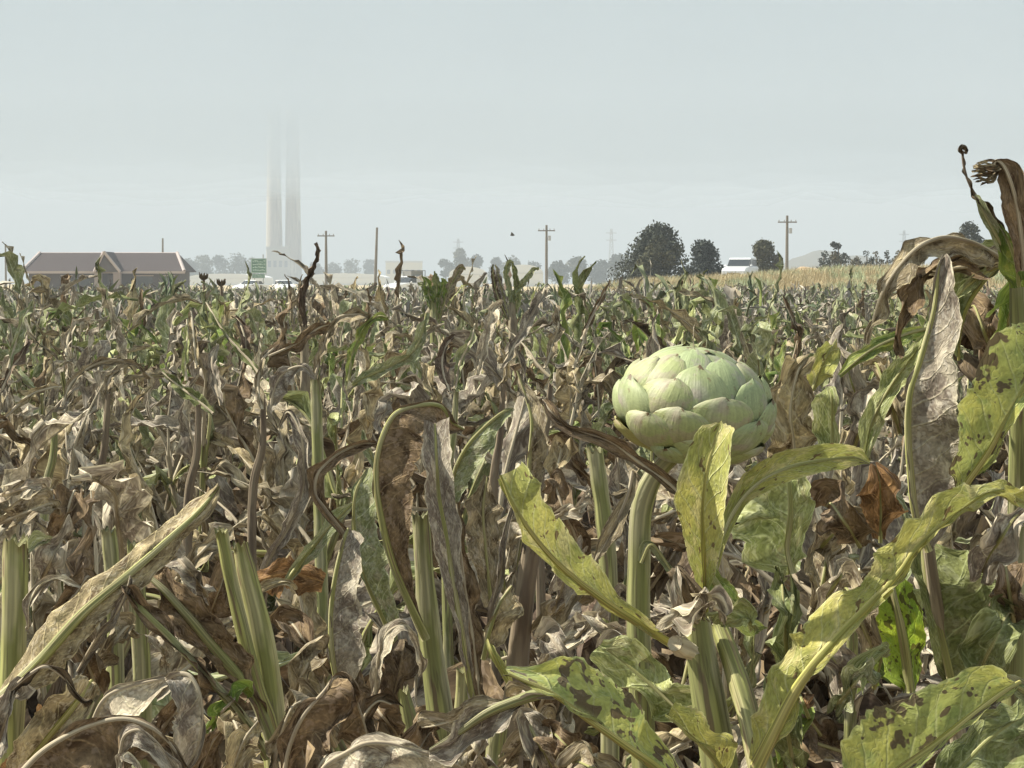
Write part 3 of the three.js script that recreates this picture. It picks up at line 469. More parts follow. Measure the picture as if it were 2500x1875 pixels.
function plantPlan(seed, green) {                               // what a plant is made of: stalks and placed leaves
  const r = rng(seed), plan = { stalks: [], leaves: [] }, ns = 2 + Math.floor(r() * 3);
  for (let s = 0; s < ns; s++) {
    const a = r() * 6.28, b = .05 + .1 * r(), h = .32 + .34 * r(), ln = .1 + .22 * r(), base = new V3(Math.cos(a) * b, -.03, Math.sin(a) * b), top = base.clone().add(new V3(Math.cos(a) * ln, h, Math.sin(a) * ln));
    plan.stalks.push({ pts: [base, base.clone().lerp(top, .5).add(new V3((r() - .5) * .05, 0, (r() - .5) * .05)), top], r: .008 + .006 * r(), mat: r() < .6 ? 'stem' : r() < .5 ? 'stemDry' : 'stemBrown' });
    const nl = 4 + Math.floor(r() * 4);
    for (let i = 0; i < nl; i++) {
      const f = (i + .4 + .5 * r()) / nl, p = new THREE.CatmullRomCurve3(plan.stalks[s].pts).getPoint(f), low = f < .45;
      const ty = low ? ['collapse', 'lean', 'scrap', 'arch', 'lean', 'drape'][Math.floor(r() * 6)] : ['hook', 'upright', 'lean', 'upright', 'hook', 'upright', 'collapse', 'lean'][Math.floor(r() * 8)];
      const v = Math.floor(r() * 5);
      plan.leaves.push({ k: TYPES.indexOf(ty) + 9 * v, p, yaw: r() * 6.28, tilt: (r() - .5) * .5, s: (.75 + .5 * r()) * (low ? .95 : .85), mat: low && r() < .5 ? ['umber', 'brown', 'dark'][Math.floor(r() * 3)] : (green && r() < .75 ? GREENSET : DRYSET)[Math.floor(r() * 10)] });  // low leaves: rotting browns, also darkened to put shade into the gaps
    }
  }
  for (let i = 0; i < 9; i++) {                                 // basal leaves
    const a = r() * 6.28, ty = ['lean', 'arch', 'hook', 'collapse', 'drape', 'upright'][Math.floor(r() * 6)];
    plan.leaves.push({ k: TYPES.indexOf(ty) + 9 * Math.floor(r() * 5), p: new V3(Math.cos(a) * .07, .02, Math.sin(a) * .07), yaw: -a + (r() - .5) * .6, tilt: (r() - .5) * .3, s: .95 + .45 * r(), mat: (green && r() < .7 ? GREENSET : DRYSET)[Math.floor(r() * 10)] });
  }
  for (let i = 0; i < 8; i++) { const st = plan.stalks[i % ns], p = new THREE.CatmullRomCurve3(st.pts).getPoint(.3 + .7 * r()); plan.leaves.push({ k: 8 + 9 * Math.floor(r() * 5), p, yaw: r() * 6.28, tilt: (r() - .5) * 1.2, s: .7 + .6 * r(), mat: r() < .6 ? 'pale' : 'palegreen' }); }
  return plan;
}
const GREENISH = new Set(['sage', 'green', 'sageDark', 'palegreen', 'deep']);
function buildPlant(plan, lod) {
  const g = new THREE.Group(); let i = 0;
  for (const s of plan.stalks) part('stalk', stalkGeo(frames(s.pts, lod ? 6 : 14, new V3(0, 0, 1)), { r: [s.r * 1.15, s.r, s.r * .85], rad: lod ? 7 : 16, ribs: 7, seed: ++i }), M[s.mat], g);
  for (const l of plan.leaves) {
    const e = LIB[lod][l.k], m = part('leaf', e.blade, M[l.mat], g);
    m.position.copy(l.p); m.rotation.set(0, l.yaw, l.tilt); m.scale.setScalar(l.s);
    if (e.rib && (lod === 0 || l.k % 2)) part('midrib', e.rib, GREENISH.has(l.mat) ? M.rib : M.ribDry, m);
  }
  return g;
}
const PLANS = []; for (let i = 0; i < 16; i++) PLANS.push(plantPlan(500 + i, i >= 11));
const PROTO = [PLANS.map((p) => buildPlant(p, 0)), PLANS.map((p) => buildPlant(p, 1))];
const spots = [];
{
  const r = rng(4242), st = .84;
  for (let d = 2.5; d < 104; d += st) {
    const half = d * .275 + (d < 40 ? 1.4 : 3);
    for (let x = -Math.ceil(half / st) * st; x <= half; x += st) {
      const X = x + (r() - .5) * .6, D = d + (r() - .5) * .6, px = CX + X / D * F, y = r(), k = r(), sc = r();
      if (D < 3.1 && px < 1400) continue;                       // hand-built plants stand here
      if (D < 2.3) continue;
      if (D > 97 - Math.max(0, X) * .1) continue;
      const greenBias = n3(X * .16, D * .09, 2) + (D > 6 ? .1 : 0) + (D > 13 ? .12 : 0) + (D > 30 ? .1 : 0);
      spots.push({ X, D, px, inside: Math.abs(X) < D * .262 + .35, green: greenBias > .12 && k < .8 || k < .12, yaw: y * 6.28, k: Math.floor(k * 997), s: D < 5 ? .88 + .2 * sc : D < 10 ? .9 + .22 * sc : .88 + .4 * sc * sc * sc + (D > 11 && D < 34 && sc > .93 ? .28 : 0) });
    }
  }
}
spots.sort((a, b) => a.D - b.D);
const LAND = [[0, 'at the left edge'], [230, 'below the brown-roofed house'], [560, 'below the green sign'], [720, 'below the twin smokestacks'], [900, 'below the leaning pole'], [1040, 'below the white pickup'], [1200, 'below the left greenhouse'], [1360, 'below the crossarm pole'], [1560, 'below the large dark bush'], [1800, 'below the white car'], [1990, 'below the tallest pole'], [2200, 'below the bank scrub'], [2500, 'at the right edge']];
const near = (px) => LAND.reduce((b, l) => Math.abs(l[0] - px) < Math.abs(b[0] - px) ? l : b)[1];
const many = spots.filter((s) => s.inside).slice(0, 288), chosen = new Set(many), zones = new Map();
const ORD = ['', 'second', 'third', 'fourth', 'fifth', 'sixth', 'seventh', 'eighth', 'ninth', 'tenth', 'eleventh', 'twelfth'];
for (const s of many) {
  const band = s.D < 4.2 ? 'behind the front plants' : s.D < 7 ? 'in the near field' : s.D < 13 ? 'in mid-field' : s.D < 20 ? 'in the far field' : 'in the last rows';
  s.kind = s.green ? 'part-green' : 'withered'; s.zone = band + ' ' + near(s.px); const k = s.kind + s.zone; if (!zones.has(k)) zones.set(k, []); zones.get(k).push(s);
}
for (const z of zones.values()) { z.sort((a, b) => a.px - b.px); z.forEach((s, i) => { s.label = z.length === 1 ? s.kind + ' artichoke plant ' + s.zone : s.kind + ' artichoke plant, ' + (i ? ORD[i] + ' from left' : 'leftmost') + ' ' + s.zone; }); }
for (const s of many) {
  const lod = s.D < 9 ? 0 : 1, pi = s.green ? 11 + s.k % 5 : s.k % 11, g = PROTO[lod][pi].clone();
  g.name = numbered('artichoke_plant'); g.position.set(s.X, 0, -s.D); g.rotation.y = s.yaw; g.scale.setScalar(s.s);
  g.userData = { label: s.label, category: 'plant', group: s.kind + ' plants of the field' }; scene.add(g);
}
{ // the rest of the field
  const far = spots.filter((s) => !chosen.has(s)), rgb = { taupe: [.29, .25, .20], grey: [.31, .285, .25], tan: [.36, .30, .21], brown: [.17, .125, .095], umber: [.14, .11, .095], dark: [.09, .07, .06], pale: [.52, .48, .40], sage: [.21, .23, .13], green: [.20, .24, .065], sageDark: [.13, .165, .095], palegreen: [.33, .34, .19], deep: [.13, .2, .075], stem: [.36, .39, .19], stemDry: [.32, .28, .22], stemBrown: [.2, .16, .12] };
  const mat = new THREE.MeshStandardMaterial({ map: TX.neutral.map, vertexColors: true, roughness: .95, side: THREE.DoubleSide });
  const groups = PLANS.map(() => []); for (const s of far) groups[s.green ? 11 + s.k % 5 : s.k % 11].push(s);
  const col = (g, c) => { const n = g.attributes.position.count, a = new Float32Array(n * 3); for (let i = 0; i < n; i++) a.set(c, i * 3); g.setAttribute('color', new THREE.BufferAttribute(a, 3)); return g; };
  PLANS.forEach((pl, i) => {
    if (!groups[i].length) return;
    const gs = pl.stalks.map((s, j) => col(stalkGeo(frames(s.pts, 3, new V3(0, 0, 1)), { r: s.r, rad: 5, ribAmp: 0, seed: j }), rgb[s.mat]));
    for (const l of pl.leaves) gs.push(col(LIB[2][l.k].blade.clone().applyMatrix4(new THREE.Matrix4().compose(l.p, new THREE.Quaternion().setFromEuler(new THREE.Euler(0, l.yaw, l.tilt)), new V3(l.s, l.s, l.s))), rgb[l.mat]));
    const im = shade(new THREE.InstancedMesh(mergeGeometries(gs), mat, groups[i].length)), mt = new THREE.Matrix4(), q = new THREE.Quaternion();
    groups[i].forEach((s, k) => im.setMatrixAt(k, mt.compose(new V3(s.X, 0, -s.D), q.setFromAxisAngle(new V3(0, 1, 0), s.yaw), new V3(s.s, s.s, s.s))));
    im.name = numbered('field_crop'); im.userData = { kind: 'stuff', label: 'far artichoke rows merging into one grey-green mass', category: 'crop' }; scene.add(im);
  });
}
{ // dead leaves on the ground
  const r = rng(909), kinds = [0, 1, 2].map((k) => LIB[1][[5, 14, 23][k]].blade), mats = [M.umber, M.dark, M.brown];  // brown litter tones, darkened so the gaps between plants look shaded
  kinds.forEach((g, k) => {
    const N = 2600, im = shade(new THREE.InstancedMesh(g, mats[k], N)), mt = new THREE.Matrix4(), q = new THREE.Quaternion(), e = new THREE.Euler();
    for (let i = 0; i < N; i++) { const D = 2 + 24 * Math.pow(r(), .75), X = (r() * 2 - 1) * (D * .28 + .8), s = .8 + .9 * r(); mt.compose(new V3(X, .01 + .10 * r() * r(), -D), q.setFromEuler(e.set((r() - .5) * 1.2, r() * 6.28, (r() - .5) * 1.2 - .4)), new V3(s, s, s)); im.setMatrixAt(i, mt); }
    im.name = numbered('leaf_litter'); im.userData = { kind: 'stuff', label: 'dead dry leaves lying on the soil between plants', category: 'litter' }; scene.add(im);
  });
}

// ------------------------------------------------------------------ the foreground plants, built leaf by leaf
const heroPlant = (label, px, d) => thing('artichoke_plant', label, 'plant', ground(px, d));
const toGround = (plant, px, d) => { const p = ground(px, d); return [p.x, -p.z, 0]; };

// plant with the flower head
const H1 = heroPlant('yellow-green artichoke plant carrying the one large green flower head', 1745, 1.5);
{
  const g0 = toGround(H1, 1790, 1.5), g1 = toGround(H1, 1700, 1.56);
  stalkPx(H1, M.stem, [[1650, 1100, 1.565], [1598, 1160, 1.565], [1568, 1230, 1.565], [1560, 1380, 1.565], [1558, 1500, 1.565], [1565, 1700, 1.56], g1], [22, 24, 26, 27, 28, 30, 32], { name: 'head_stalk' });
  stalkPx(H1, M.stem, [[1700, 1500, 1.5], [1712, 1600, 1.5], [1735, 1740, 1.5], [1758, 1875, 1.5], [1775, 2000, 1.5], g0], [30, 36, 40, 43, 46, 50], { label: 'thick cut stalk with brown streaks' });
  stalkPx(H1, M.stemPale, [[1757, 1535, 1.52], [1785, 1610, 1.5], [1820, 1720, 1.48], [1858, 1875, 1.46], [1880, 2000, 1.46], g0], [20, 24, 27, 30, 32, 34]);
  stalkPx(H1, M.pith, [[1684, 1590, 1.475], [1664, 1580, 1.46], [1648, 1570, 1.45]], [20, 25, 19], { name: 'cut_stub', n: 10, label: 'pale round cut stub' });
  // leaf standing in front of the head
  leafPx(H1, M.yellow, [[1722, 1500, 1.5], [1722, 1440, 1.49], [1718, 1340, 1.47], [1716, 1240, 1.455], [1728, 1140, 1.45], [1752, 1060, 1.455], [1762, 1028, 1.46]], { wl: [14, 18, 44, 66, 66, 48, 12], wr: [14, 18, 58, 86, 90, 68, 18], foldL: .35, foldR: .75, curlL: -.3, curlR: .4, ruf: .08, crumple: .004, jag: .14, rib: [9, 7, 5, 4, 2], ribMat: M.ribYellow, label: 'upright yellow leaf in front of the head' });
  // leaf curving right below the head
  leafPx(H1, M.yellow, [[1735, 1470, 1.52], [1752, 1350, 1.53], [1790, 1250, 1.54], [1850, 1180, 1.55], [1930, 1140, 1.56], [2020, 1122, 1.57], [2090, 1118, 1.58], [2122, 1132, 1.58]], { wl: [8, 10, 24, 44, 48, 40, 26, 4], wr: [8, 10, 16, 34, 42, 38, 24, 4], fold: .25, curl: .3, ruf: .1, crumple: .004, jag: .12, rib: [8, 6, 4, 2] });
  // green petiole to the lower right
  leafPx(H1, M.green, [[1722, 1385, 1.5], [1760, 1440, 1.5], [1810, 1500, 1.52], [1850, 1545, 1.55]], { wl: [22, 30, 28, 16], wr: [22, 30, 28, 16], fold: .5, rib: [10, 8, 6, 4] });
  // yellow leaf reaching to the left
  leafPx(H1, M.yellow, [[1690, 1600, 1.5], [1640, 1572, 1.49], [1541, 1511, 1.47], [1455, 1452, 1.45], [1372, 1385, 1.43], [1306, 1312, 1.41], [1254, 1235, 1.40], [1222, 1160, 1.40]], { wl: [7, 8, 10, 14, 20, 22, 22, 18], wr: [8, 9, 36, 92, 92, 86, 84, 70], foldL: .2, foldR: [-.2, -.5, -.5, -.4], curlR: -.3, ruf: .16, rufN: 30, crumple: .008, jag: .22, jagF: 16, rib: [12, 10, 8, 6, 3], ribMat: M.ribYellow, label: 'long yellow leaf reaching up to the left' });
  // long yellow-green leaf rising to the right
  leafPx(H1, M.yellow, [[1850, 1870, 1.45], [1889, 1790, 1.44], [1947, 1680, 1.43], [2005, 1602, 1.42], [2062, 1539, 1.42], [2164, 1435, 1.42]], { wl: [34, 62, 86, 96, 88, 56], wr: [12, 16, 18, 22, 26, 24], foldL: [-.2, -.4, -.3], foldR: .5, curlL: -.3, ruf: .22, rufN: 22, crumple: .008, jag: .22, rib: [18, 15, 12, 10, 8], ribMat: M.ribYellow, lift: .3, label: 'long yellow-green leaf rising to the right edge' });
  leafPx(H1, M.yellow, [[2150, 1450, 1.42], [2200, 1392, 1.42], [2236, 1340, 1.42], [2290, 1290, 1.43], [2352, 1240, 1.44], [2410, 1205, 1.45], [2470, 1215, 1.47], [2540, 1250, 1.5]], { wl: [50, 76, 78, 62, 48, 42, 48, 44], wr: [22, 30, 26, 22, 26, 36, 44, 40], foldL: .3, foldR: .9, curlL: -.5, curlR: .6, ruf: .35, rufN: 26, crumple: .01, jag: .25, rib: [8, 6, 5, 4, 3], ribMat: M.ribYellow });
  // bottom leaf reaching left
  leafPx(H1, M.spotted, [[1660, 1930, 1.42], [1605, 1876, 1.41], [1547, 1834, 1.40], [1431, 1753, 1.39], [1345, 1692, 1.38], [1243, 1646, 1.38]], { wl: [8, 9, 10, 12, 12, 6], wr: [24, 76, 118, 140, 120, 24], foldL: .3, foldR: [-.2, -.45, -.5], curlR: [-.2, -.4, -.5], ruf: .18, rufN: 20, crumple: .009, jag: .2, rib: [14, 12, 9, 6, 3], ribMat: M.ribYellow, lift: .2 });
  leafPx(H1, M.palegreen, [[1745, 1815, 1.52], [1690, 1765, 1.53], [1620, 1700, 1.54], [1540, 1630, 1.55], [1466, 1575, 1.56]], { wl: [10, 30, 40, 44, 24], wr: [10, 40, 58, 62, 34], fold: .2, curl: .3, ruf: .3, crumple: .012, jag: .3, rib: [7, 5, 4, 2] });
  leafPx(H1, M.yellow, [[1780, 1900, 1.47], [1730, 1840, 1.46], [1680, 1790, 1.46], [1630, 1750, 1.46]], { wl: 10, wr: [16, 50, 54, 30], foldR: .3, ruf: .3, crumple: .012, rib: [8, 6, 4, 2], ribMat: M.ribYellow });
  // stained bottom right leaf
  leafPx(H1, M.spotted, [[2090, 1965, 1.30], [2150, 1920, 1.30], [2210, 1873, 1.30], [2294, 1812, 1.30], [2381, 1741, 1.30], [2450, 1688, 1.31], [2490, 1665, 1.32]], { wl: [60, 150, 165, 150, 128, 84, 20], wr: [20, 26, 28, 26, 22, 18, 8], foldL: [.1, .25, .3], foldR: 1.0, curlL: .35, ruf: .1, rufN: 16, crumple: .008, jag: .14, n: 50, cols: 20, rib: [15, 13, 11, 8, 5], ribMat: M.ribYellow, lift: .3, label: 'broad olive leaf with brown stains in the bottom right corner' });
  leafPx(H1, M.sageDark, [[2250, 1960, 1.36], [2330, 1890, 1.37], [2420, 1800, 1.38], [2520, 1730, 1.39]], { wl: [30, 60, 60, 40], wr: [40, 120, 130, 90], foldR: .2, ruf: .2, crumple: .012, rib: [9, 7, 5, 3] });
  leafPx(H1, M.sage, [[2540, 1720, 1.33], [2490, 1680, 1.33], [2455, 1672, 1.33], [2430, 1690, 1.34]], { wl: 24, wr: 28, fold: .6, rib: [6, 5, 4, 2] });
  // dried leaf remnants round the cut top
  leafPx(H1, M.pale, [[1690, 1515, 1.49], [1672, 1470, 1.47], [1655, 1430, 1.47], [1648, 1400, 1.48]], { wl: [21, 39, 30, 6], wr: [21, 33, 24, 6], fold: .8, curl: 1, crumple: .012, rib: null });
  leafPx(H1, M.pale, [[1700, 1500, 1.48], [1730, 1468, 1.46], [1750, 1480, 1.455], [1760, 1520, 1.46]], { wl: [27, 60, 54, 21], wr: [27, 51, 45, 18], fold: .5, curl: 1.2, crumple: .016, cFreq: 46, rib: null });
  leafPx(H1, M.pale, [[1720, 1510, 1.475], [1690, 1485, 1.455], [1662, 1500, 1.45], [1640, 1530, 1.455]], { wl: [21, 45, 39, 12], wr: [21, 39, 36, 12], fold: .6, curl: 1.3, crumple: .016, cFreq: 46, rib: null });
  leafPx(H1, M.palegreen, [[1740, 1520, 1.48], [1780, 1490, 1.47], [1815, 1510, 1.47], [1832, 1545, 1.48]], { wl: [18, 42, 39, 12], wr: [18, 39, 36, 12], fold: .6, curl: 1, crumple: .014, cFreq: 46, rib: null });
  leafPx(H1, M.dark, [[1698, 1490, 1.49], [1682, 1440, 1.485], [1672, 1405, 1.485], [1660, 1390, 1.49]], { wl: [24, 33, 27, 6], wr: [24, 36, 27, 6], fold: .3, crumple: .01, rib: null });
  leafPx(H1, M.pale, [[1672, 1525, 1.48], [1630, 1518, 1.46], [1600, 1505, 1.46]], { wl: [15, 24, 8], wr: [15, 27, 8], fold: .5, crumple: .012, rib: null });
  // dry strips crossing behind the stalk
  leafPx(H1, M.brown, [[1668, 1215, 1.53], [1634, 1182, 1.53], [1547, 1120, 1.525], [1489, 1078, 1.52], [1402, 1046, 1.52], [1345, 1005, 1.52], [1325, 975, 1.53]], { wl: [6, 20, 16, 22, 18, 20, 8], wr: [6, 22, 14, 24, 18, 18, 8], fold: .35, curl: .6, ruf: .1, crumple: .006, rib: [5, 4, 3, 2], ribMat: M.ribDry });
  leafPx(H1, M.taupe, [[1545, 1150, 1.53], [1535, 1200, 1.525], [1505, 1275, 1.52], [1478, 1330, 1.52], [1452, 1372, 1.52]], { wl: [6, 18, 26, 26, 6], wr: [4, 16, 22, 18, 4], fold: .3, curl: .4, ruf: .08, crumple: .004, rib: [5, 4, 3, 2], ribMat: M.ribDry });
  leafPx(H1, M.sage, [[1565, 1375, 1.55], [1590, 1330, 1.55], [1640, 1395, 1.55], [1668, 1440, 1.55]], { wl: 10, wr: 12, fold: .5, rib: [4, 3, 2] });
  // low leaves behind the stalk
  for (const [m, x, y, dx, dy, d, w] of [['sageDark', 1920, 1590, -10, -160, 1.66, 46], ['sage', 1960, 1640, 30, -60, 1.6, 40], ['sage', 2060, 1700, 60, -70, 1.5, 34], ['palegreen', 2100, 1640, 40, -50, 1.55, 26], ['dark', 2000, 1790, -60, -80, 1.6, 60], ['sageDark', 1930, 1830, -20, -120, 1.5, 44], ['deep', 1900, 1860, 30, -140, 1.55, 40], ['brown', 2040, 1830, -90, -30, 1.62, 50], ['russet', 1972, 1745, -20, -50, 1.5, 22], ['grey', 2050, 1640, -40, -70, 1.75, 60], ['taupe', 2120, 1560, -50, -120, 1.8, 50], ['brown', 1620, 1640, -50, -60, 1.6, 44], ['grey', 1560, 1600, -60, -30, 1.62, 40], ['brown', 1420, 1850, -70, -60, 1.6, 60], ['taupe', 1500, 1900, -90, -40, 1.55, 50], ['grey', 1340, 1860, -60, -110, 1.62, 46]])
    leafPx(H1, M[m], [[x - dx * .4, y - dy * .4, d + .04], [x, y, d], [x + dx * .5, y + dy * .5, d - .02], [x + dx, y + dy, d], [x + dx * 1.25, y + dy * 1.1 + 14, d + .03]], { wl: [w * .3, w * .8, w, w * .8, w * .2], wr: [w * .3, w * .9, w, w * .7, w * .2], fold: .3, curl: .9, ruf: .3, crumple: .014, jag: .35, rib: [6, 5, 3, 2], ribMat: M.rib });
  // the flower head
  const head = new THREE.Group(); head.name = 'flower_head'; head.userData.label = 'large pale green closed flower head with overlapping bracts'; H1.add(head);
  head.position.copy(W3(1694, 1000, 1.56)).sub(H1.position); head.rotation.set(.20, 0, -.16);
  const A = .0565, B = .0385, mats = [stdMat(TX.bracts[0], [1, 1, 1], .6, .0006), stdMat(TX.bracts[1], [1.05, 1.02, .92], .6, .0006), stdMat(TX.bracts[2], [.92, .96, .98], .6, .0006), stdMat(TX.bracts[3], [1.1, .92, .68], .65, .0008)];
  const r = rng(3), NB = 40;
  part('core', new THREE.SphereGeometry(1, 32, 24).scale(A * .965, B * .96, A * .965), mats[2], head);
  for (let i = 0; i < NB; i++) {
    const f = (i + .5) / NB, ph0 = Math.acos(clamp(-.94 + 1.90 * f, -1, 1)), th0 = i * 2.39996 + 1.1;
    const c0 = new V3(Math.sin(ph0) * Math.cos(th0), Math.cos(ph0), Math.sin(ph0) * Math.sin(th0)), sd = new V3(-Math.sin(th0), 0, Math.cos(th0)), up = new V3().crossVectors(sd, c0).normalize(); if (up.y < 0) up.negate();
    const big = lerp(.38, .53, Math.sin(Math.PI * clamp(f * 1.05, 0, 1))) * (.9 + .2 * r()), hgt = lerp(.38, .52, f) * (.92 + .16 * r()), out = .0008 + .0022 * r(), rag = f < .25 ? r() * .8 : r() * .15, tw = (r() - .5) * .25;
    const NT = 16, NS = 14, P = [], U = [], I = [];
    for (const back of [0, 1]) for (let a = 0; a <= NT; a++) for (let b = 0; b <= NS; b++) {
      const t = a / NT, s = b / NS * 2 - 1, w = big * (t < .4 ? lerp(.7, 1, Math.sin(t / .4 * 1.57)) : Math.pow(Math.max(0, 1 - ((t - .4) / .608) ** 2.4), .55));
      const al = hgt * (-.85 + 2.0 * t), be = s * w + tw * t * t, q0 = c0.clone().multiplyScalar(Math.cos(al)).addScaledVector(up, Math.sin(al)).multiplyScalar(Math.cos(be)).addScaledVector(sd, Math.sin(be));
      const q = new V3(q0.x * A, q0.y * B * (q0.y > 0 ? 1.04 : 1.12), q0.z * A), nr = new V3(q0.x / A, q0.y / B, q0.z / A).normalize();
      let off = -.0030 + .0092 * Math.pow(t, 1.1) - .0050 * s * s * (1 - t * .5) + out * t * t - (f < .24 ? .0075 * t * (.24 - f) / .24 : 0) + .0030 * (1 - s * s) * Math.sin(Math.PI * t) - .0022 * sstep(t, .82, 1) * (1 - f) + rag * .004 * Math.max(0, t - .7) * (1 + n3(s * 3, i, 2)) * 3;
      off += .0009 * n3(s * 1.8 + i, t * 2.2, 1);
      if (back) off -= .0018 * (1 - .5 * t) * (1 - Math.abs(s) ** 4) * (t < .985 ? 1 : 0);
      q.addScaledVector(nr, off).addScaledVector(up, t > .84 ? -.0022 * Math.exp(-((be / .06) ** 2)) * (t - .84) / .16 : 0);
      P.push(q.x, q.y, q.z); U.push(b / NS, t);
    }
    const M0 = (NT + 1) * (NS + 1);
    for (let k = 0; k < 2; k++) for (let a = 0; a < NT; a++) for (let b = 0; b < NS; b++) { const o = k * M0 + a * (NS + 1) + b; if (!k) I.push(o, o + NS + 1, o + 1, o + 1, o + NS + 1, o + NS + 2); else I.push(o, o + 1, o + NS + 1, o + 1, o + NS + 2, o + NS + 1); }
    for (let a = 0; a < NT; a++) for (const b of [0, NS]) { const o = a * (NS + 1) + b; I.push(o, o + M0, o + NS + 1, o + NS + 1, o + M0, o + M0 + NS + 1); }
    const g = new THREE.BufferGeometry(); g.setAttribute('position', new THREE.Float32BufferAttribute(P, 3)); g.setAttribute('uv', new THREE.Float32BufferAttribute(U, 2)); g.setIndex(I); g.computeVertexNormals();
    part('bract', g, mats[f < .2 && r() < .4 ? 3 : Math.floor(r() * 3)], head);
  }
}

// tall plant at the right edge
const H2 = heroPlant('tallest plant at the right edge with an arched dry leaf above the horizon', 2440, 1.85);
{
  const g0 = toGround(H2, 2450, 1.85);
  stalkPx(H2, M.stem, [[2478, 610, 1.72], [2486, 760, 1.73], [2490, 1000, 1.75], [2486, 1300, 1.78], [2475, 1700, 1.8], g0], [16, 20, 24, 28, 30, 32]);
  stalkPx(H2, M.stemDry, [[2262, 1290, 1.72], [2275, 1400, 1.73], [2300, 1560, 1.75], [2330, 1700, 1.77], g0], [13, 15, 17, 20, 22]);
  leafPx(H2, M.grey, [[2268, 1345, 1.66], [2236, 1257, 1.655], [2224, 1160, 1.65], [2217, 1050, 1.645], [2222, 960, 1.64], [2250, 870, 1.64], [2282, 745, 1.645], [2290, 660, 1.65], [2296, 636, 1.66]], { wl: [4, 6, 6, 6, 6, 10, 8, 8, 3], wr: [6, 120, 156, 150, 132, 100, 66, 38, 8], foldL: .4, foldR: [.1, .25, .3, .4], curlR: .5, ruf: .1, crumple: .007, jag: .12, n: 56, cols: 18, rib: [10, 9, 8, 7, 5, 3], lift: .3, label: 'tall grey leaf with a pale midrib' });
  leafPx(H2, M.sageDark, [[2330, 1700, 1.76], [2318, 1640, 1.75], [2300, 1560, 1.745], [2276, 1470, 1.74], [2258, 1390, 1.74], [2250, 1320, 1.75]], { wl: [10, 26, 34, 30, 20, 6], wr: [30, 130, 165, 160, 120, 30], fold: .2, curl: .3, ruf: .1, crumple: .008, jag: .14, cols: 18, rib: [12, 10, 9, 7, 4], lift: .3 });
  leafPx(H2, M.lime, [[2222, 1690, 1.86], [2216, 1640, 1.86], [2201, 1539, 1.85], [2180, 1443, 1.85], [2172, 1390, 1.86]], { wl: [20, 62, 80, 64, 12], wr: [14, 44, 58, 52, 10], fold: -.25, ruf: .12, crumple: .007, jag: .14, rib: [15, 13, 11, 8, 4], label: 'bright green backlit leaf with holes' });
  leafPx(H2, M.spotted, [[2335, 1215, 1.62], [2366, 1172, 1.61], [2410, 1109, 1.60], [2453, 1031, 1.59], [2500, 945, 1.59], [2545, 850, 1.6], [2570, 770, 1.61]], { wl: [10, 50, 92, 120, 126, 110, 60], wr: [8, 16, 20, 24, 40, 60, 30], foldL: [.1, .2, .3], foldR: .4, curlL: .3, ruf: .12, crumple: .008, jag: .14, cols: 18, rib: [9, 8, 6, 4], ribMat: M.ribYellow, label: 'yellow leaf with brown spots at the right edge' });
  // arched dry leaf
  leafPx(H2, M.taupe, [[2482, 690, 1.73], [2455, 640, 1.72], [2414, 612, 1.71], [2361, 588, 1.69], [2299, 580, 1.68], [2241, 604, 1.67], [2197, 648, 1.67], [2162, 700, 1.67], [2138, 760, 1.68], [2120, 840, 1.69]], { wl: [8, 22, 30, 40, 46, 44, 40, 34, 26, 8], wr: [6, 10, 14, 14, 14, 14, 14, 12, 10, 4], foldL: [.5, .3, .2, .2], foldR: -.6, curlL: .5, ruf: .12, crumple: .01, jag: .2, n: 56, rib: [7, 6, 5, 4, 3], ribMat: M.ribDry, label: 'broad brown leaf arching over above the horizon' });
  leafPx(H2, M.brown, [[2420, 640, 1.74], [2360, 625, 1.73], [2300, 640, 1.72], [2240, 690, 1.72], [2195, 770, 1.73], [2180, 850, 1.74]], { wl: [20, 44, 52, 50, 40, 12], wr: 8, foldL: .2, curlL: .8, ruf: .3, crumple: .018, jag: .45, rib: null });
  leafPx(H2, M.tan, [[2440, 640, 1.735], [2385, 652, 1.72], [2330, 655, 1.71], [2290, 662, 1.71]], { wl: [8, 14, 16, 6], wr: [8, 20, 24, 8], fold: .4, crumple: .012, rib: [4, 3, 2], ribMat: M.ribDry });
  // yellowish curved midrib and its dark blade
  leafPx(H2, M.sageDark, [[2462, 640, 1.76], [2432, 652, 1.75], [2398, 690, 1.74], [2362, 748, 1.735], [2344, 810, 1.735], [2340, 880, 1.74]], { wl: [4, 5, 6, 6, 5, 3], wr: 0, wr: [6, 60, 90, 96, 80, 30], foldR: [.2, .3, .2], curlR: .5, ruf: .14, crumple: .01, rib: [8, 7, 6, 4, 3], ribMat: M.ribYellow });
  leafPx(H2, M.palegreen, [[2470, 640, 1.75], [2420, 660, 1.73], [2360, 700, 1.71], [2320, 745, 1.7]], { wl: [6, 20, 20, 6], wr: [6, 16, 18, 6], fold: .6, rib: [5, 4, 3], ribMat: M.ribYellow });
  // dark rolled spike
  leafPx(H2, M.dark, [[2478, 640, 1.70], [2460, 590, 1.69], [2434, 545, 1.685], [2408, 505, 1.68], [2379, 472, 1.68], [2361, 435, 1.68], [2352, 397, 1.68], [2350, 368, 1.68]], { wl: [20, 26, 22, 18, 15, 9, 6, 6], wr: [16, 22, 26, 20, 14, 10, 6, 6], fold: .9, curl: 1.7, ruf: .25, rufN: 50, crumple: .006, cFreq: 70, jag: .35, jagF: 24, rib: [5, 4, 3, 3], ribMat: M.stemBrown, label: 'thin dark rolled leaf tip pointing at the sky' });
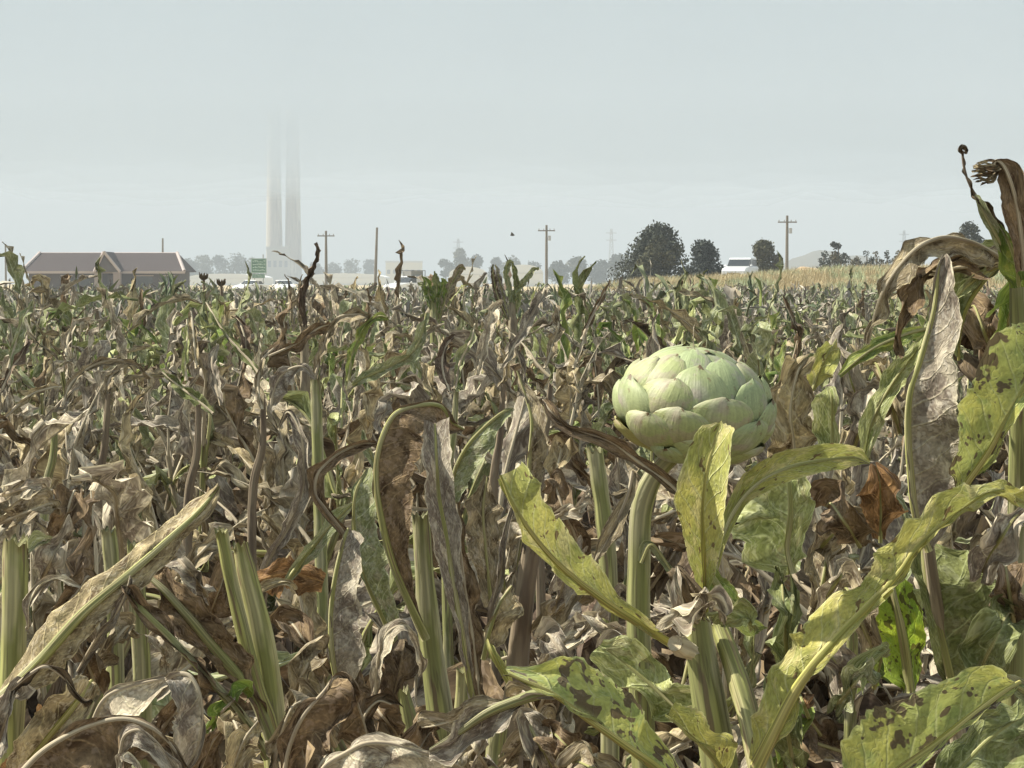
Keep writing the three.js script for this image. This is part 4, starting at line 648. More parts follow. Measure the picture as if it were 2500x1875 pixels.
  leafPx(H2, M.dark, [[2350, 374, 1.68], [2342, 366, 1.675], [2346, 357, 1.675], [2357, 358, 1.68], [2360, 368, 1.685], [2353, 374, 1.685]], { wl: 8, wr: 8, fold: .5, curl: 1, crumple: .005, cFreq: 90, rib: [4, 3, 2], ribMat: M.stemBrown });
  leafPx(H2, M.sage, [[2468, 650, 1.70], [2440, 590, 1.68], [2412, 540, 1.675], [2392, 500, 1.675], [2382, 478, 1.68]], { wl: [10, 22, 20, 12, 4], wr: [8, 22, 24, 14, 4], fold: .6, curl: .6, ruf: .1, crumple: .005, rib: [5, 4, 3] });
  leafPx(H2, M.deep, [[2488, 700, 1.69], [2480, 640, 1.68], [2458, 580, 1.675], [2440, 545, 1.68]], { wl: [26, 30, 22, 5], wr: [30, 34, 22, 5], fold: .3, crumple: .01, rib: [5, 4, 3] });
  // hooked leaf with a frayed curled tip
  leafPx(H2, M.brown, [[2500, 660, 1.66], [2494, 580, 1.65], [2482, 500, 1.645], [2466, 440, 1.64], [2446, 400, 1.64], [2432, 392, 1.64], [2426, 404, 1.64]], { wl: [20, 34, 34, 28, 18, 12, 6], wr: [24, 40, 40, 32, 18, 10, 6], fold: .25, curl: .5, ruf: .1, crumple: .006, jag: .1, cols: 16, rib: [6, 5, 4, 3], ribMat: M.ribDry, label: 'tall brown leaf hooked over at the top right' });
  { const r = rng(8); for (let i = 0; i < 16; i++) { const y = 394 + 52 * (i + .5) / 16, rr = Math.sqrt(Math.max(0, 1 - ((y - 420) / 27) ** 2)); leafPx(H2, M[i % 3 ? 'tan' : 'brown'], [[2438, 412 + (y - 420) * .5, 1.64], [2420, y, 1.63 + .02 * r()], [2420 - 26 * rr, y + 4 * (r() - .5), 1.63 + .02 * r()], [2416 - 42 * rr, y + 6 * (r() - .5), 1.64]], { wl: [3, 5, 4, 1], wr: [3, 5, 4, 1], fold: .7, ruf: .3, crumple: .004, cFreq: 80, cols: 4, n: 10, rib: null }); } }
  // leaves lower down
  leafPx(H2, M.green, [[2270, 800, 1.82], [2215, 815, 1.81], [2130, 852, 1.80], [2050, 916, 1.80]], { wl: [6, 22, 28, 5], wr: [6, 20, 24, 5], fold: .3, crumple: .006, rib: [5, 4, 3, 2] });
  leafPx(H2, M.palegreen, [[2110, 1120, 1.80], [2130, 1030, 1.79], [2180, 935, 1.78], [2240, 856, 1.77], [2270, 820, 1.77]], { wl: [10, 34, 34, 24, 5], wr: [8, 26, 28, 20, 5], fold: .3, crumple: .008, rib: [5, 4, 3, 2] });
  leafPx(H2, M.russet, [[2150, 1325, 1.92], [2150, 1240, 1.91], [2148, 1180, 1.9], [2140, 1140, 1.9]], { wl: [14, 54, 50, 8], wr: [14, 56, 50, 8], fold: .2, crumple: .012, rib: [5, 4, 3, 2] });
  leafPx(H2, M.palegreen, [[1935, 1400, 1.72], [1922, 1340, 1.72], [1930, 1260, 1.71], [1928, 1190, 1.71], [1920, 1130, 1.72]], { wl: [30, 110, 130, 110, 40], wr: [20, 54, 60, 50, 20], fold: .15, curl: .2, ruf: .25, crumple: .012, rib: [10, 8, 6, 4], label: 'pale yellow-green woolly leaf below the head' });
  leafPx(H2, M.sageDark, [[1930, 1640, 1.72], [1925, 1560, 1.70], [1935, 1480, 1.69], [1930, 1400, 1.70]], { wl: [14, 44, 44, 10], wr: [14, 44, 46, 10], fold: .4, curl: .6, ruf: .3, crumple: .014, rib: [6, 5, 4, 2] });
  leafPx(H2, M.tan, [[1945, 1180, 1.9], [1938, 1090, 1.9], [1930, 1000, 1.89], [1945, 915, 1.89], [1960, 880, 1.9]], { wl: [20, 60, 62, 48, 8], wr: [20, 58, 58, 44, 8], fold: .2, curl: .3, ruf: .25, crumple: .016, rib: [6, 5, 4, 2], ribMat: M.ribDry });
  leafPx(H2, M.palegreen, [[2030, 1130, 1.86], [2032, 1050, 1.86], [2030, 970, 1.85], [2020, 945, 1.86]], { wl: [20, 44, 36, 8], wr: [10, 16, 14, 5], fold: .2, crumple: .008, rib: [5, 4, 3, 2] });
  leafPx(H2, M.yellow, [[1985, 950, 1.95], [2002, 905, 1.95], [2025, 860, 1.94], [2042, 828, 1.95]], { wl: [8, 34, 34, 8], wr: [8, 30, 30, 6], fold: .2, crumple: .01, rib: [4, 3, 2] });
  for (const [m, x, y, dx, dy, d, w] of [['deep', 2470, 760, 30, -90, 1.78, 60], ['brown', 2420, 860, -40, -110, 1.85, 60], ['taupe', 2330, 800, -30, -70, 1.9, 50], ['dark', 2450, 930, -60, -60, 1.9, 70], ['grey', 2090, 1080, 40, -120, 1.95, 36], ['brown', 2080, 1300, -50, -70, 1.9, 60], ['taupe', 2010, 1330, 60, -60, 1.95, 44], ['grey', 2420, 1350, 60, -90, 1.65, 60], ['brown', 2470, 1480, -20, -120, 1.7, 60], ['dark', 2440, 1560, -80, -90, 1.8, 60], ['sageDark', 2400, 1620, 60, -120, 1.68, 70], ['grey', 2100, 1000, -40, -130, 2.0, 30], ['tan', 2180, 1000, -40, -110, 1.95, 34], ['deep', 2150, 1620, 40, -120, 1.95, 60], ['taupe', 2000, 1480, 20, -130, 1.95, 46], ['pale', 2030, 1440, 40, -60, 1.9, 40]])
    leafPx(H2, M[m], [[x - dx * .4, y - dy * .5, d + .04], [x, y, d], [x + dx * .5, y + dy * .5, d - .02], [x + dx, y + dy, d], [x + dx * 1.3, y + dy * 1.1 + 14, d + .03]], { wl: [w * .3, w * .8, w, w * .8, w * .2], wr: [w * .3, w * .9, w, w * .7, w * .2], fold: .3, curl: .9, ruf: .3, crumple: .014, jag: .35, rib: [6, 5, 3, 2] });
}

// plant with the tall hooked leaf, left of centre
const H3 = heroPlant('withered plant with a tall hooked grey leaf beside a cut green stalk', 1070, 2.3);
{
  const g0 = toGround(H3, 1100, 2.3), R = M.rib;
  stalkPx(H3, M.stem, [[1028, 1263, 2.3], [1036, 1400, 2.3], [1050, 1560, 2.3], [1075, 1750, 2.3], [1090, 1900, 2.3], g0], [22, 23, 27, 32, 34, 36], { label: 'cut green stalk' });
  leafPx(H3, M.brown, [[1040, 1560, 2.27], [1012, 1500, 2.26], [962, 1385, 2.25], [934, 1280, 2.24], [919, 1190, 2.24], [921, 1118, 2.24], [940, 1052, 2.24], [966, 1010, 2.24], [1020, 990, 2.25], [1076, 992, 2.26], [1104, 1030, 2.27], [1132, 1048, 2.28]], { wl: [6, 6, 5, 5, 5, 5, 6, 10, 16, 16, 12, 4], wr: [6, 14, 44, 72, 98, 112, 112, 92, 72, 60, 34, 6], foldL: .5, foldR: [.2, .3, .2, .3, .6], curlR: [.2, .4, .5, .9], ruf: .07, crumple: .006, jag: .1, n: 64, cols: 16, rib: [11, 9, 7, 6, 5, 3], ribMat: R, lift: .2, label: 'tall grey leaf hooked over at its top' });
  leafPx(H3, M.grey, [[1165, 1760, 2.22], [1150, 1690, 2.21], [1128, 1545, 2.20], [1105, 1410, 2.2], [1088, 1300, 2.2], [1072, 1215, 2.2], [1066, 1130, 2.2], [1062, 1035, 2.22]], { wl: [8, 10, 20, 36, 46, 48, 44, 34], wr: [8, 10, 18, 36, 48, 52, 48, 40], fold: .35, curl: .6, ruf: .08, crumple: .006, jag: .14, rib: [9, 7, 5, 3], ribMat: R, label: 'straight grey leaf rising beside the hooked one' });
  leafPx(H3, M.brown, [[1175, 1740, 2.36], [1160, 1600, 2.36], [1140, 1470, 2.36], [1125, 1350, 2.36], [1115, 1230, 2.36]], { wl: [10, 22, 26, 20, 6], wr: [10, 22, 28, 20, 6], fold: .3, crumple: .01, rib: [6, 5, 3, 2], ribMat: M.ribDry });
  leafPx(H3, M.sage, [[1085, 1300, 2.4], [1104, 1170, 2.4], [1137, 1096, 2.39], [1180, 1046, 2.39], [1228, 1006, 2.39], [1250, 1000, 2.4]], { wl: [4, 5, 5, 5, 4, 2], wr: [8, 50, 58, 44, 30, 6], foldL: .4, foldR: .25, curlR: .5, ruf: .1, crumple: .008, rib: [6, 5, 4, 2] });
  leafPx(H3, M.taupe, [[1200, 1480, 2.42], [1185, 1330, 2.42], [1180, 1240, 2.42], [1190, 1165, 2.42]], { wl: [20, 44, 44, 10], wr: [20, 40, 42, 10], fold: .2, curl: .3, crumple: .008, rib: [5, 4, 3, 2] });
  leafPx(H3, M.pale, [[1090, 1240, 2.35], [1050, 1246, 2.33], [990, 1240, 2.33], [975, 1232, 2.34]], { wl: [6, 9, 9, 3], wr: [6, 9, 10, 4], fold: .8, rib: null });
  // S-shaped rolled leaf and grey blades
  leafPx(H3, M.brown, [[850, 1330, 2.28], [837, 1300, 2.27], [790, 1238, 2.26], [769, 1205, 2.26], [774, 1160, 2.26], [802, 1125, 2.27], [846, 1096, 2.28], [890, 1082, 2.29], [925, 1085, 2.3]], { wl: [8, 20, 24, 28, 32, 32, 28, 22, 5], wr: [8, 20, 22, 26, 32, 34, 32, 26, 5], fold: .55, curl: .9, ruf: .12, crumple: .007, rib: [6, 5, 5, 4, 3], ribMat: M.ribDry });
  leafPx(H3, M.grey, [[850, 1760, 2.27], [826, 1680, 2.26], [810, 1590, 2.25], [808, 1500, 2.25], [820, 1400, 2.25], [842, 1310, 2.26], [850, 1290, 2.27]], { wl: [5, 6, 7, 7, 6, 5, 2], wr: [10, 50, 84, 88, 70, 50, 10], foldL: .5, foldR: [.2, .3, .3], curlR: .5, ruf: .06, crumple: .006, jag: .1, cols: 16, rib: [8, 7, 6, 5, 3], ribMat: R, lift: .2, label: 'upright grey blade with a lit left edge' });
  leafPx(H3, M.sage, [[970, 1590, 2.42], [935, 1510, 2.41], [890, 1410, 2.40], [866, 1300, 2.40], [868, 1205, 2.40], [893, 1148, 2.41]], { wl: [4, 6, 6, 6, 6, 3], wr: [8, 40, 68, 72, 56, 8], foldR: .25, curlR: .4, ruf: .08, crumple: .007, cols: 14, rib: [6, 5, 4, 3] });
  leafPx(H3, M.sage, [[955, 1290, 2.5], [930, 1170, 2.49], [900, 1090, 2.49], [885, 1050, 2.5]], { wl: [6, 10, 10, 4], wr: [6, 14, 14, 4], fold: .5, rib: [6, 5, 4, 2] });
  leafPx(H3, M.pale, [[912, 1720, 2.12], [920, 1640, 2.11], [930, 1580, 2.1], [950, 1542, 2.1], [985, 1526, 2.1], [1012, 1548, 2.11], [1026, 1600, 2.13], [1030, 1640, 2.14]], { wl: [6, 12, 10, 10, 10, 10, 8, 4], wr: [14, 32, 26, 24, 26, 22, 18, 6], foldR: [.3, .5, .5, .3], foldL: -.4, curlR: .8, ruf: .2, crumple: .01, rib: [4, 3, 2], ribMat: M.ribDry, label: 'pale hood-shaped dry leaf' });
  leafPx(H3, M.dark, [[960, 1700, 2.2], [975, 1640, 2.19], [985, 1590, 2.19], [990, 1560, 2.2]], { wl: [14, 40, 40, 10], wr: [14, 38, 36, 10], fold: .1, crumple: .01, rib: null });
  stalkPx(H3, M.stem, [[985, 1690, 2.2], [1000, 1760, 2.2], [1012, 1850, 2.2], [1020, 1950, 2.2], g0], [15, 18, 20, 21, 22]);
  stalkPx(H3, M.stemPale, [[1130, 1640, 2.36], [1125, 1760, 2.36], [1120, 1900, 2.36], g0], [16, 18, 20, 22]);
}
// brown stalk plant, right of the hooked leaf
const H4 = heroPlant('dry plant with a fuzzy dark-brown stalk left of the long yellow leaf', 1270, 2.25);
{
  const g0 = toGround(H4, 1262, 2.25);
  stalkPx(H4, M.stemBrown, [[1297, 1345, 2.22], [1286, 1410, 2.22], [1273, 1520, 2.22], [1262, 1640, 2.22], [1250, 1800, 2.22], g0], [22, 24, 25, 27, 28, 30], { label: 'dark brown fuzzy stalk' });
  stalkPx(H4, M.stem, [[1222, 1735, 1.95], [1212, 1800, 1.95], [1205, 1900, 1.95], toGround(H4, 1200, 1.95)], [22, 24, 25, 26]);
  stalkPx(H4, M.stem, [[1452, 1097, 1.92], [1462, 1170, 1.92], [1474, 1260, 1.92], [1484, 1380, 1.92], toGround(H4, 1490, 1.92)], [19, 20, 21, 22, 24]);
  leafPx(H4, M.grey, [[1185, 1560, 2.24], [1205, 1470, 2.23], [1224, 1390, 2.23], [1240, 1290, 2.23], [1254, 1220, 2.24], [1262, 1190, 2.25]], { wl: [10, 20, 24, 22, 16, 4], wr: [10, 20, 24, 20, 14, 4], fold: .7, curl: 1, crumple: .006, rib: [5, 4, 3, 2], ribMat: M.ribDry });
  leafPx(H4, M.taupe, [[1305, 1290, 2.5], [1292, 1190, 2.49], [1294, 1105, 2.48], [1298, 1030, 2.48], [1284, 970, 2.49], [1262, 905, 2.5]], { wl: [4, 5, 6, 6, 8, 4], wr: [8, 40, 48, 40, 26, 6], foldL: .4, foldR: .3, curlR: .5, ruf: .08, crumple: .007, rib: [6, 5, 4, 3, 2], label: 'upright grey leaf left of the head' });
  leafPx(H4, M.tan, [[1180, 1610, 2.2], [1196, 1540, 2.19], [1222, 1470, 2.19], [1250, 1430, 2.2]], { wl: [4, 5, 5, 3], wr: [8, 44, 50, 10], foldR: .2, crumple: .01, rib: [6, 5, 4, 2] });
  leafPx(H4, M.yellow, [[1255, 1690, 2.1], [1225, 1640, 2.1], [1200, 1590, 2.1], [1190, 1560, 2.11]], { wl: [6, 10, 10, 3], wr: [6, 14, 14, 3], fold: .4, rib: [6, 5, 4, 2], ribMat: M.ribYellow });
  for (const [m, x, y, dx, dy, d, w] of [['brown', 1400, 1300, -50, -120, 2.3, 44], ['taupe', 1350, 1500, 60, -50, 2.2, 40], ['pale', 1385, 1250, 50, -20, 2.2, 26], ['grey', 1370, 1440, 40, -90, 2.1, 36], ['brown', 1660, 1330, -60, -20, 2.0, 36], ['taupe', 1640, 1250, -70, 30, 2.05, 24], ['dark', 1600, 1420, 60, -90, 2.1, 50], ['tan', 1350, 1190, 20, -90, 2.4, 36], ['brown', 1420, 1150, -70, -60, 2.5, 40], ['grey', 1400, 1640, -60, -90, 2.0, 50], ['pale', 1340, 1600, 60, -60, 2.05, 36], ['brown', 1320, 1720, 40, -80, 1.9, 44], ['pale', 1520, 1560, -60, -50, 1.8, 40], ['grey', 1440, 1520, 70, -60, 1.9, 34], ['tan', 1330, 1780, -50, -90, 1.8, 36], ['taupe', 1260, 1830, 60, -60, 1.75, 46]])
    leafPx(H4, M[m], [[x - dx * .5, y - dy * .6, d + .05], [x, y, d], [x + dx * .5, y + dy * .5, d - .02], [x + dx, y + dy, d], [x + dx * 1.3, y + dy * 1.1 + 16, d + .03]], { wl: [w * .3, w * .8, w, w * .8, w * .2], wr: [w * .3, w * .9, w, w * .7, w * .2], fold: .4, curl: 1, ruf: .35, crumple: .014, jag: .4, rib: [5, 4, 3, 2], ribMat: M.ribDry });
}
// plant with the split pale-green stalks
const H5 = heroPlant('plant with forked pale-green cut stalks left of centre', 660, 2.05);
{
  const g0 = toGround(H5, 680, 2.05);
  stalkPx(H5, M.stemPale, [[588, 1335, 2.05], [605, 1410, 2.05], [630, 1510, 2.05], [650, 1620, 2.05], [668, 1780, 2.05], [680, 1950, 2.05], g0], [19, 23, 27, 30, 30, 32, 34], { label: 'tall pale-green cut stalk' });
  stalkPx(H5, M.stemPale, [[541, 1300, 2.03], [560, 1400, 2.03], [590, 1530, 2.03], [628, 1680, 2.03], [664, 1800, 2.04], g0], [15, 16, 17, 18, 20, 24]);
  stalkPx(H5, M.stem, [[330, 1335, 2.2], [336, 1450, 2.2], [345, 1600, 2.2], [350, 1800, 2.2], toGround(H5, 352, 2.2)], [18, 20, 21, 22, 24]);
  stalkPx(H5, M.stem, [[266, 1300, 2.4], [276, 1420, 2.4], [282, 1600, 2.4], toGround(H5, 284, 2.4)], [18, 19, 20, 22]);
  leafPx(H5, M.brown, [[670, 1830, 2.0], [620, 1700, 2.0], [540, 1602, 1.99], [455, 1500, 1.98], [400, 1440, 1.98], [350, 1395, 1.99]], { wl: [6, 20, 40, 46, 34, 6], wr: [6, 24, 60, 70, 50, 6], fold: .2, curl: .6, ruf: .2, crumple: .012, rib: [15, 14, 12, 10, 5], ribMat: M.stem, lift: .5, label: 'brown leaf on a green midrib leaning left' });
  leafPx(H5, M.brown, [[655, 1850, 1.95], [600, 1760, 1.94], [505, 1650, 1.93], [410, 1550, 1.93], [330, 1470, 1.94], [310, 1440, 1.95]], { wl: [8, 20, 28, 30, 26, 6], wr: [8, 18, 24, 36, 34, 8], fold: .7, curl: .9, ruf: .3, crumple: .014, rib: [14, 12, 9, 7, 4], ribMat: M.stem });
  leafPx(H5, M.grey, [[628, 1440, 2.7], [655, 1370, 2.69], [705, 1285, 2.68], [737, 1200, 2.68], [741, 1110, 2.68], [728, 1040, 2.69], [702, 1006, 2.7], [684, 1040, 2.71]], { wl: [8, 24, 28, 26, 26, 24, 18, 4], wr: [8, 20, 26, 24, 24, 24, 18, 4], fold: .5, curl: .9, ruf: .1, crumple: .008, rib: [5, 4, 3, 2], ribMat: M.ribDry });
  leafPx(H5, M.tan, [[720, 1440, 2.4], [700, 1420, 2.38], [655, 1432, 2.37], [610, 1450, 2.38]], { wl: [8, 16, 14, 4], wr: [8, 14, 12, 4], fold: .5, crumple: .01, rib: null });
  leafPx(H5, M.russet, [[790, 1420, 2.6], [720, 1400, 2.6], [650, 1410, 2.6], [600, 1430, 2.6]], { wl: [30, 50, 50, 10], wr: [20, 40, 40, 10], fold: .1, crumple: .012, rib: null });
  leafPx(H5, M.sage, [[700, 1420, 2.5], [760, 1340, 2.49], [820, 1270, 2.49], [860, 1230, 2.5]], { wl: [10, 20, 20, 6], wr: [10, 20, 22, 6], fold: .4, rib: [6, 5, 4, 2] });
  for (const [m, x, y, dx, dy, d, w] of [['brown', 770, 1600, -60, -80, 2.35, 50], ['taupe', 720, 1680, 50, -90, 2.2, 40], ['grey', 480, 1420, -50, -60, 2.3, 40], ['brown', 520, 1480, 40, -100, 2.4, 44], ['deep', 530, 1750, 60, -60, 1.95, 34], ['tan', 600, 1830, -30, -70, 1.9, 40], ['taupe', 460, 1380, 60, -60, 2.5, 34], ['pale', 400, 1600, -20, -40, 2.1, 24], ['brown', 420, 1750, 60, -60, 2.1, 50]])
    leafPx(H5, M[m], [[x - dx * .5, y - dy * .6, d + .05], [x, y, d], [x + dx * .5, y + dy * .5, d - .02], [x + dx, y + dy, d], [x + dx * 1.3, y + dy * 1.1 + 16, d + .03]], { wl: [w * .3, w * .8, w, w * .8, w * .2], wr: [w * .3, w * .9, w, w * .7, w * .2], fold: .4, curl: 1, ruf: .35, crumple: .014, jag: .4, rib: [5, 4, 3, 2], ribMat: M.ribDry });
}
// far left plant with the long diagonal leaf
const H6 = heroPlant('plant at the left edge with a cut stalk and a long diagonal leaf', 20, 2.0);
{
  const g0 = toGround(H6, 30, 2.02);
  stalkPx(H6, M.stemPale, [[38, 1335, 2.05], [36, 1480, 2.05], [30, 1680, 2.05], [24, 1900, 2.05], g0], [30, 31, 32, 33, 34], { label: 'thick cut stalk at the left edge' });
  leafPx(H6, M.tan, [[-70, 1770, 1.93], [20, 1690, 1.92], [95, 1617, 1.92], [202, 1498, 1.93], [318, 1400, 1.95], [420, 1310, 1.97], [492, 1242, 1.99], [534, 1188, 2.0]], { wl: [14, 30, 64, 74, 62, 60, 48, 12], wr: [14, 24, 50, 54, 40, 34, 26, 6], foldL: [-.5, -.6, -.5], foldR: .3, curlL: -.4, curlR: -.6, ruf: .14, crumple: .008, jag: .18, n: 56, cols: 18, rib: [15, 14, 13, 11, 9, 6, 3], ribMat: M.stemPale, lift: .45, label: 'long dry leaf with a bright yellow-green midrib' });
  leafPx(H6, M.grey, [[190, 1640, 1.97], [235, 1560, 1.95], [282, 1500, 1.94], [310, 1440, 1.93], [318, 1405, 1.93]], { wl: [6, 18, 16, 16, 8], wr: [6, 18, 14, 12, 8], fold: .6, curl: .7, crumple: .008, rib: [4, 3, 2], ribMat: M.ribDry });
  leafPx(H6, M.pale, [[70, 1540, 2.0], [74, 1470, 1.98], [100, 1425, 1.98], [150, 1418, 1.99], [200, 1430, 2.0]], { wl: [8, 18, 20, 16, 4], wr: [8, 22, 26, 20, 6], fold: .6, curl: 1, crumple: .012, rib: null });
  leafPx(H6, M.dark, [[-60, 1750, 1.8], [10, 1698, 1.79], [70, 1648, 1.78], [110, 1628, 1.78], [150, 1650, 1.79], [185, 1690, 1.8], [206, 1728, 1.81]], { wl: [10, 22, 24, 22, 20, 16, 4], wr: [14, 28, 30, 26, 22, 18, 4], fold: .7, curl: 1.2, ruf: .25, crumple: .012, rib: [5, 4, 3, 2], ribMat: M.ribDry });
  leafPx(H6, M.tan, [[20, 1930, 1.86], [100, 1822, 1.85], [172, 1735, 1.85], [205, 1690, 1.86], [225, 1660, 1.87]], { wl: [30, 66, 66, 40, 8], wr: [20, 44, 48, 34, 8], fold: .2, curl: .5, ruf: .2, crumple: .012, rib: [10, 8, 6, 4], ribMat: M.ribYellow });
  for (const [m, x, y, dx, dy, d, w] of [['brown', 150, 1500, 60, -90, 2.15, 56], ['grey', 110, 1400, 40, -80, 2.2, 44], ['taupe', 40, 1260, 80, -30, 2.3, 44], ['pale', 30, 1200, 70, -20, 2.35, 28], ['brown', 150, 1290, 30, -90, 2.4, 46], ['brown', 220, 1640, -40, -90, 2.05, 50], ['taupe', 250, 1600, 60, -70, 2.1, 40], ['sage', 20, 1400, 80, -80, 2.15, 26], ['russet', 40, 1860, 60, -90, 1.95, 50], ['grey', 0, 1800, 40, -110, 1.8, 44]])
    leafPx(H6, M[m], [[x - dx * .5, y - dy * .6, d + .05], [x, y, d], [x + dx * .5, y + dy * .5, d - .02], [x + dx, y + dy, d], [x + dx * 1.3, y + dy * 1.1 + 16, d + .03]], { wl: [w * .3, w * .8, w, w * .8, w * .2], wr: [w * .3, w * .9, w, w * .7, w * .2], fold: .4, curl: 1, ruf: .35, crumple: .014, jag: .4, rib: [5, 4, 3, 2], ribMat: M.ribDry });
}
// crumpled plants along the bottom edge
const H7 = heroPlant('crumpled grey plant in the bottom left corner with cupped leaves', 300, 1.7);
{
  stalkPx(H7, M.stemDry, [[300, 1850, 1.72], [310, 1960, 1.72], toGround(H7, 315, 1.72)], [18, 20, 24]);
  leafPx(H7, M.pale, [[215, 1850, 1.76], [228, 1760, 1.75], [262, 1700, 1.74], [330, 1672, 1.735], [405, 1655, 1.73]], { wl: [5, 8, 10, 10, 5], wr: [30, 84, 96, 88, 26], foldL: .8, foldR: [.2, .3, .3], curlR: .8, ruf: .12, crumple: .009, jag: .14, cols: 18, rib: [6, 5, 4, 2], ribMat: M.ribDry, label: 'pale cupped dry leaf' });
  leafPx(H7, M.grey, [[380, 1700, 1.77], [420, 1650, 1.76], [460, 1648, 1.755], [486, 1690, 1.75], [494, 1750, 1.75], [484, 1820, 1.75], [450, 1885, 1.76]], { wl: [5, 8, 8, 8, 8, 8, 4], wr: [14, 40, 70, 110, 120, 90, 30], foldL: .6, foldR: [.3, .5, .3, .2], curlR: .9, ruf: .12, crumple: .01, jag: .12, cols: 18, n: 50, rib: [6, 5, 4, 3, 2], ribMat: M.ribDry });
  leafPx(H7, M.brown, [[40, 1900, 1.66], [95, 1842, 1.655], [150, 1804, 1.65], [225, 1769, 1.65], [304, 1755, 1.65], [364, 1774, 1.65], [408, 1808, 1.655], [455, 1872, 1.66]], { wl: [8, 10, 12, 12, 12, 10, 8, 4], wr: [40, 110, 130, 140, 140, 110, 70, 20], foldL: -.7, foldR: [.2, .15, .2], curlR: -.3, ruf: .12, crumple: .012, jag: .1, cols: 20, n: 50, rib: [8, 7, 6, 5, 4, 2], ribMat: M.ribDry, label: 'arching brown leaf with a pale rim' });
  leafPx(H7, M.grey, [[292, 1840, 1.62], [305, 1795, 1.615], [340, 1782, 1.61], [385, 1815, 1.61], [420, 1870, 1.62], [430, 1900, 1.63]], { wl: [5, 10, 12, 12, 10, 4], wr: [14, 44, 50, 44, 36, 8], foldR: .3, curlR: .8, crumple: .008, rib: [4, 3, 2], ribMat: M.ribDry });
  leafPx(H7, M.pale, [[300, 1960, 1.6], [292, 1880, 1.6], [310, 1835, 1.6], [345, 1870, 1.6], [360, 1920, 1.6]], { wl: [8, 12, 12, 10, 4], wr: [10, 24, 26, 22, 6], fold: .5, curl: .8, crumple: .01, rib: null });
  leafPx(H7, M.tan, [[560, 1940, 1.85], [575, 1860, 1.84], [600, 1800, 1.84], [630, 1760, 1.85]], { wl: [14, 44, 40, 8], wr: [14, 40, 40, 8], fold: .4, curl: .8, crumple: .018, rib: [5, 4, 3, 2], ribMat: M.ribDry });
  leafPx(H7, M.brown, [[470, 1960, 1.9], [490, 1880, 1.9], [520, 1810, 1.9], [560, 1760, 1.91]], { wl: [14, 44, 40, 8], wr: [14, 40, 40, 8], fold: .3, curl: .8, crumple: .018, rib: [5, 4, 3, 2], ribMat: M.ribDry });
}
const H8 = heroPlant('crumpled brown plant at the bottom centre with a pale arched leaf', 880, 1.75);
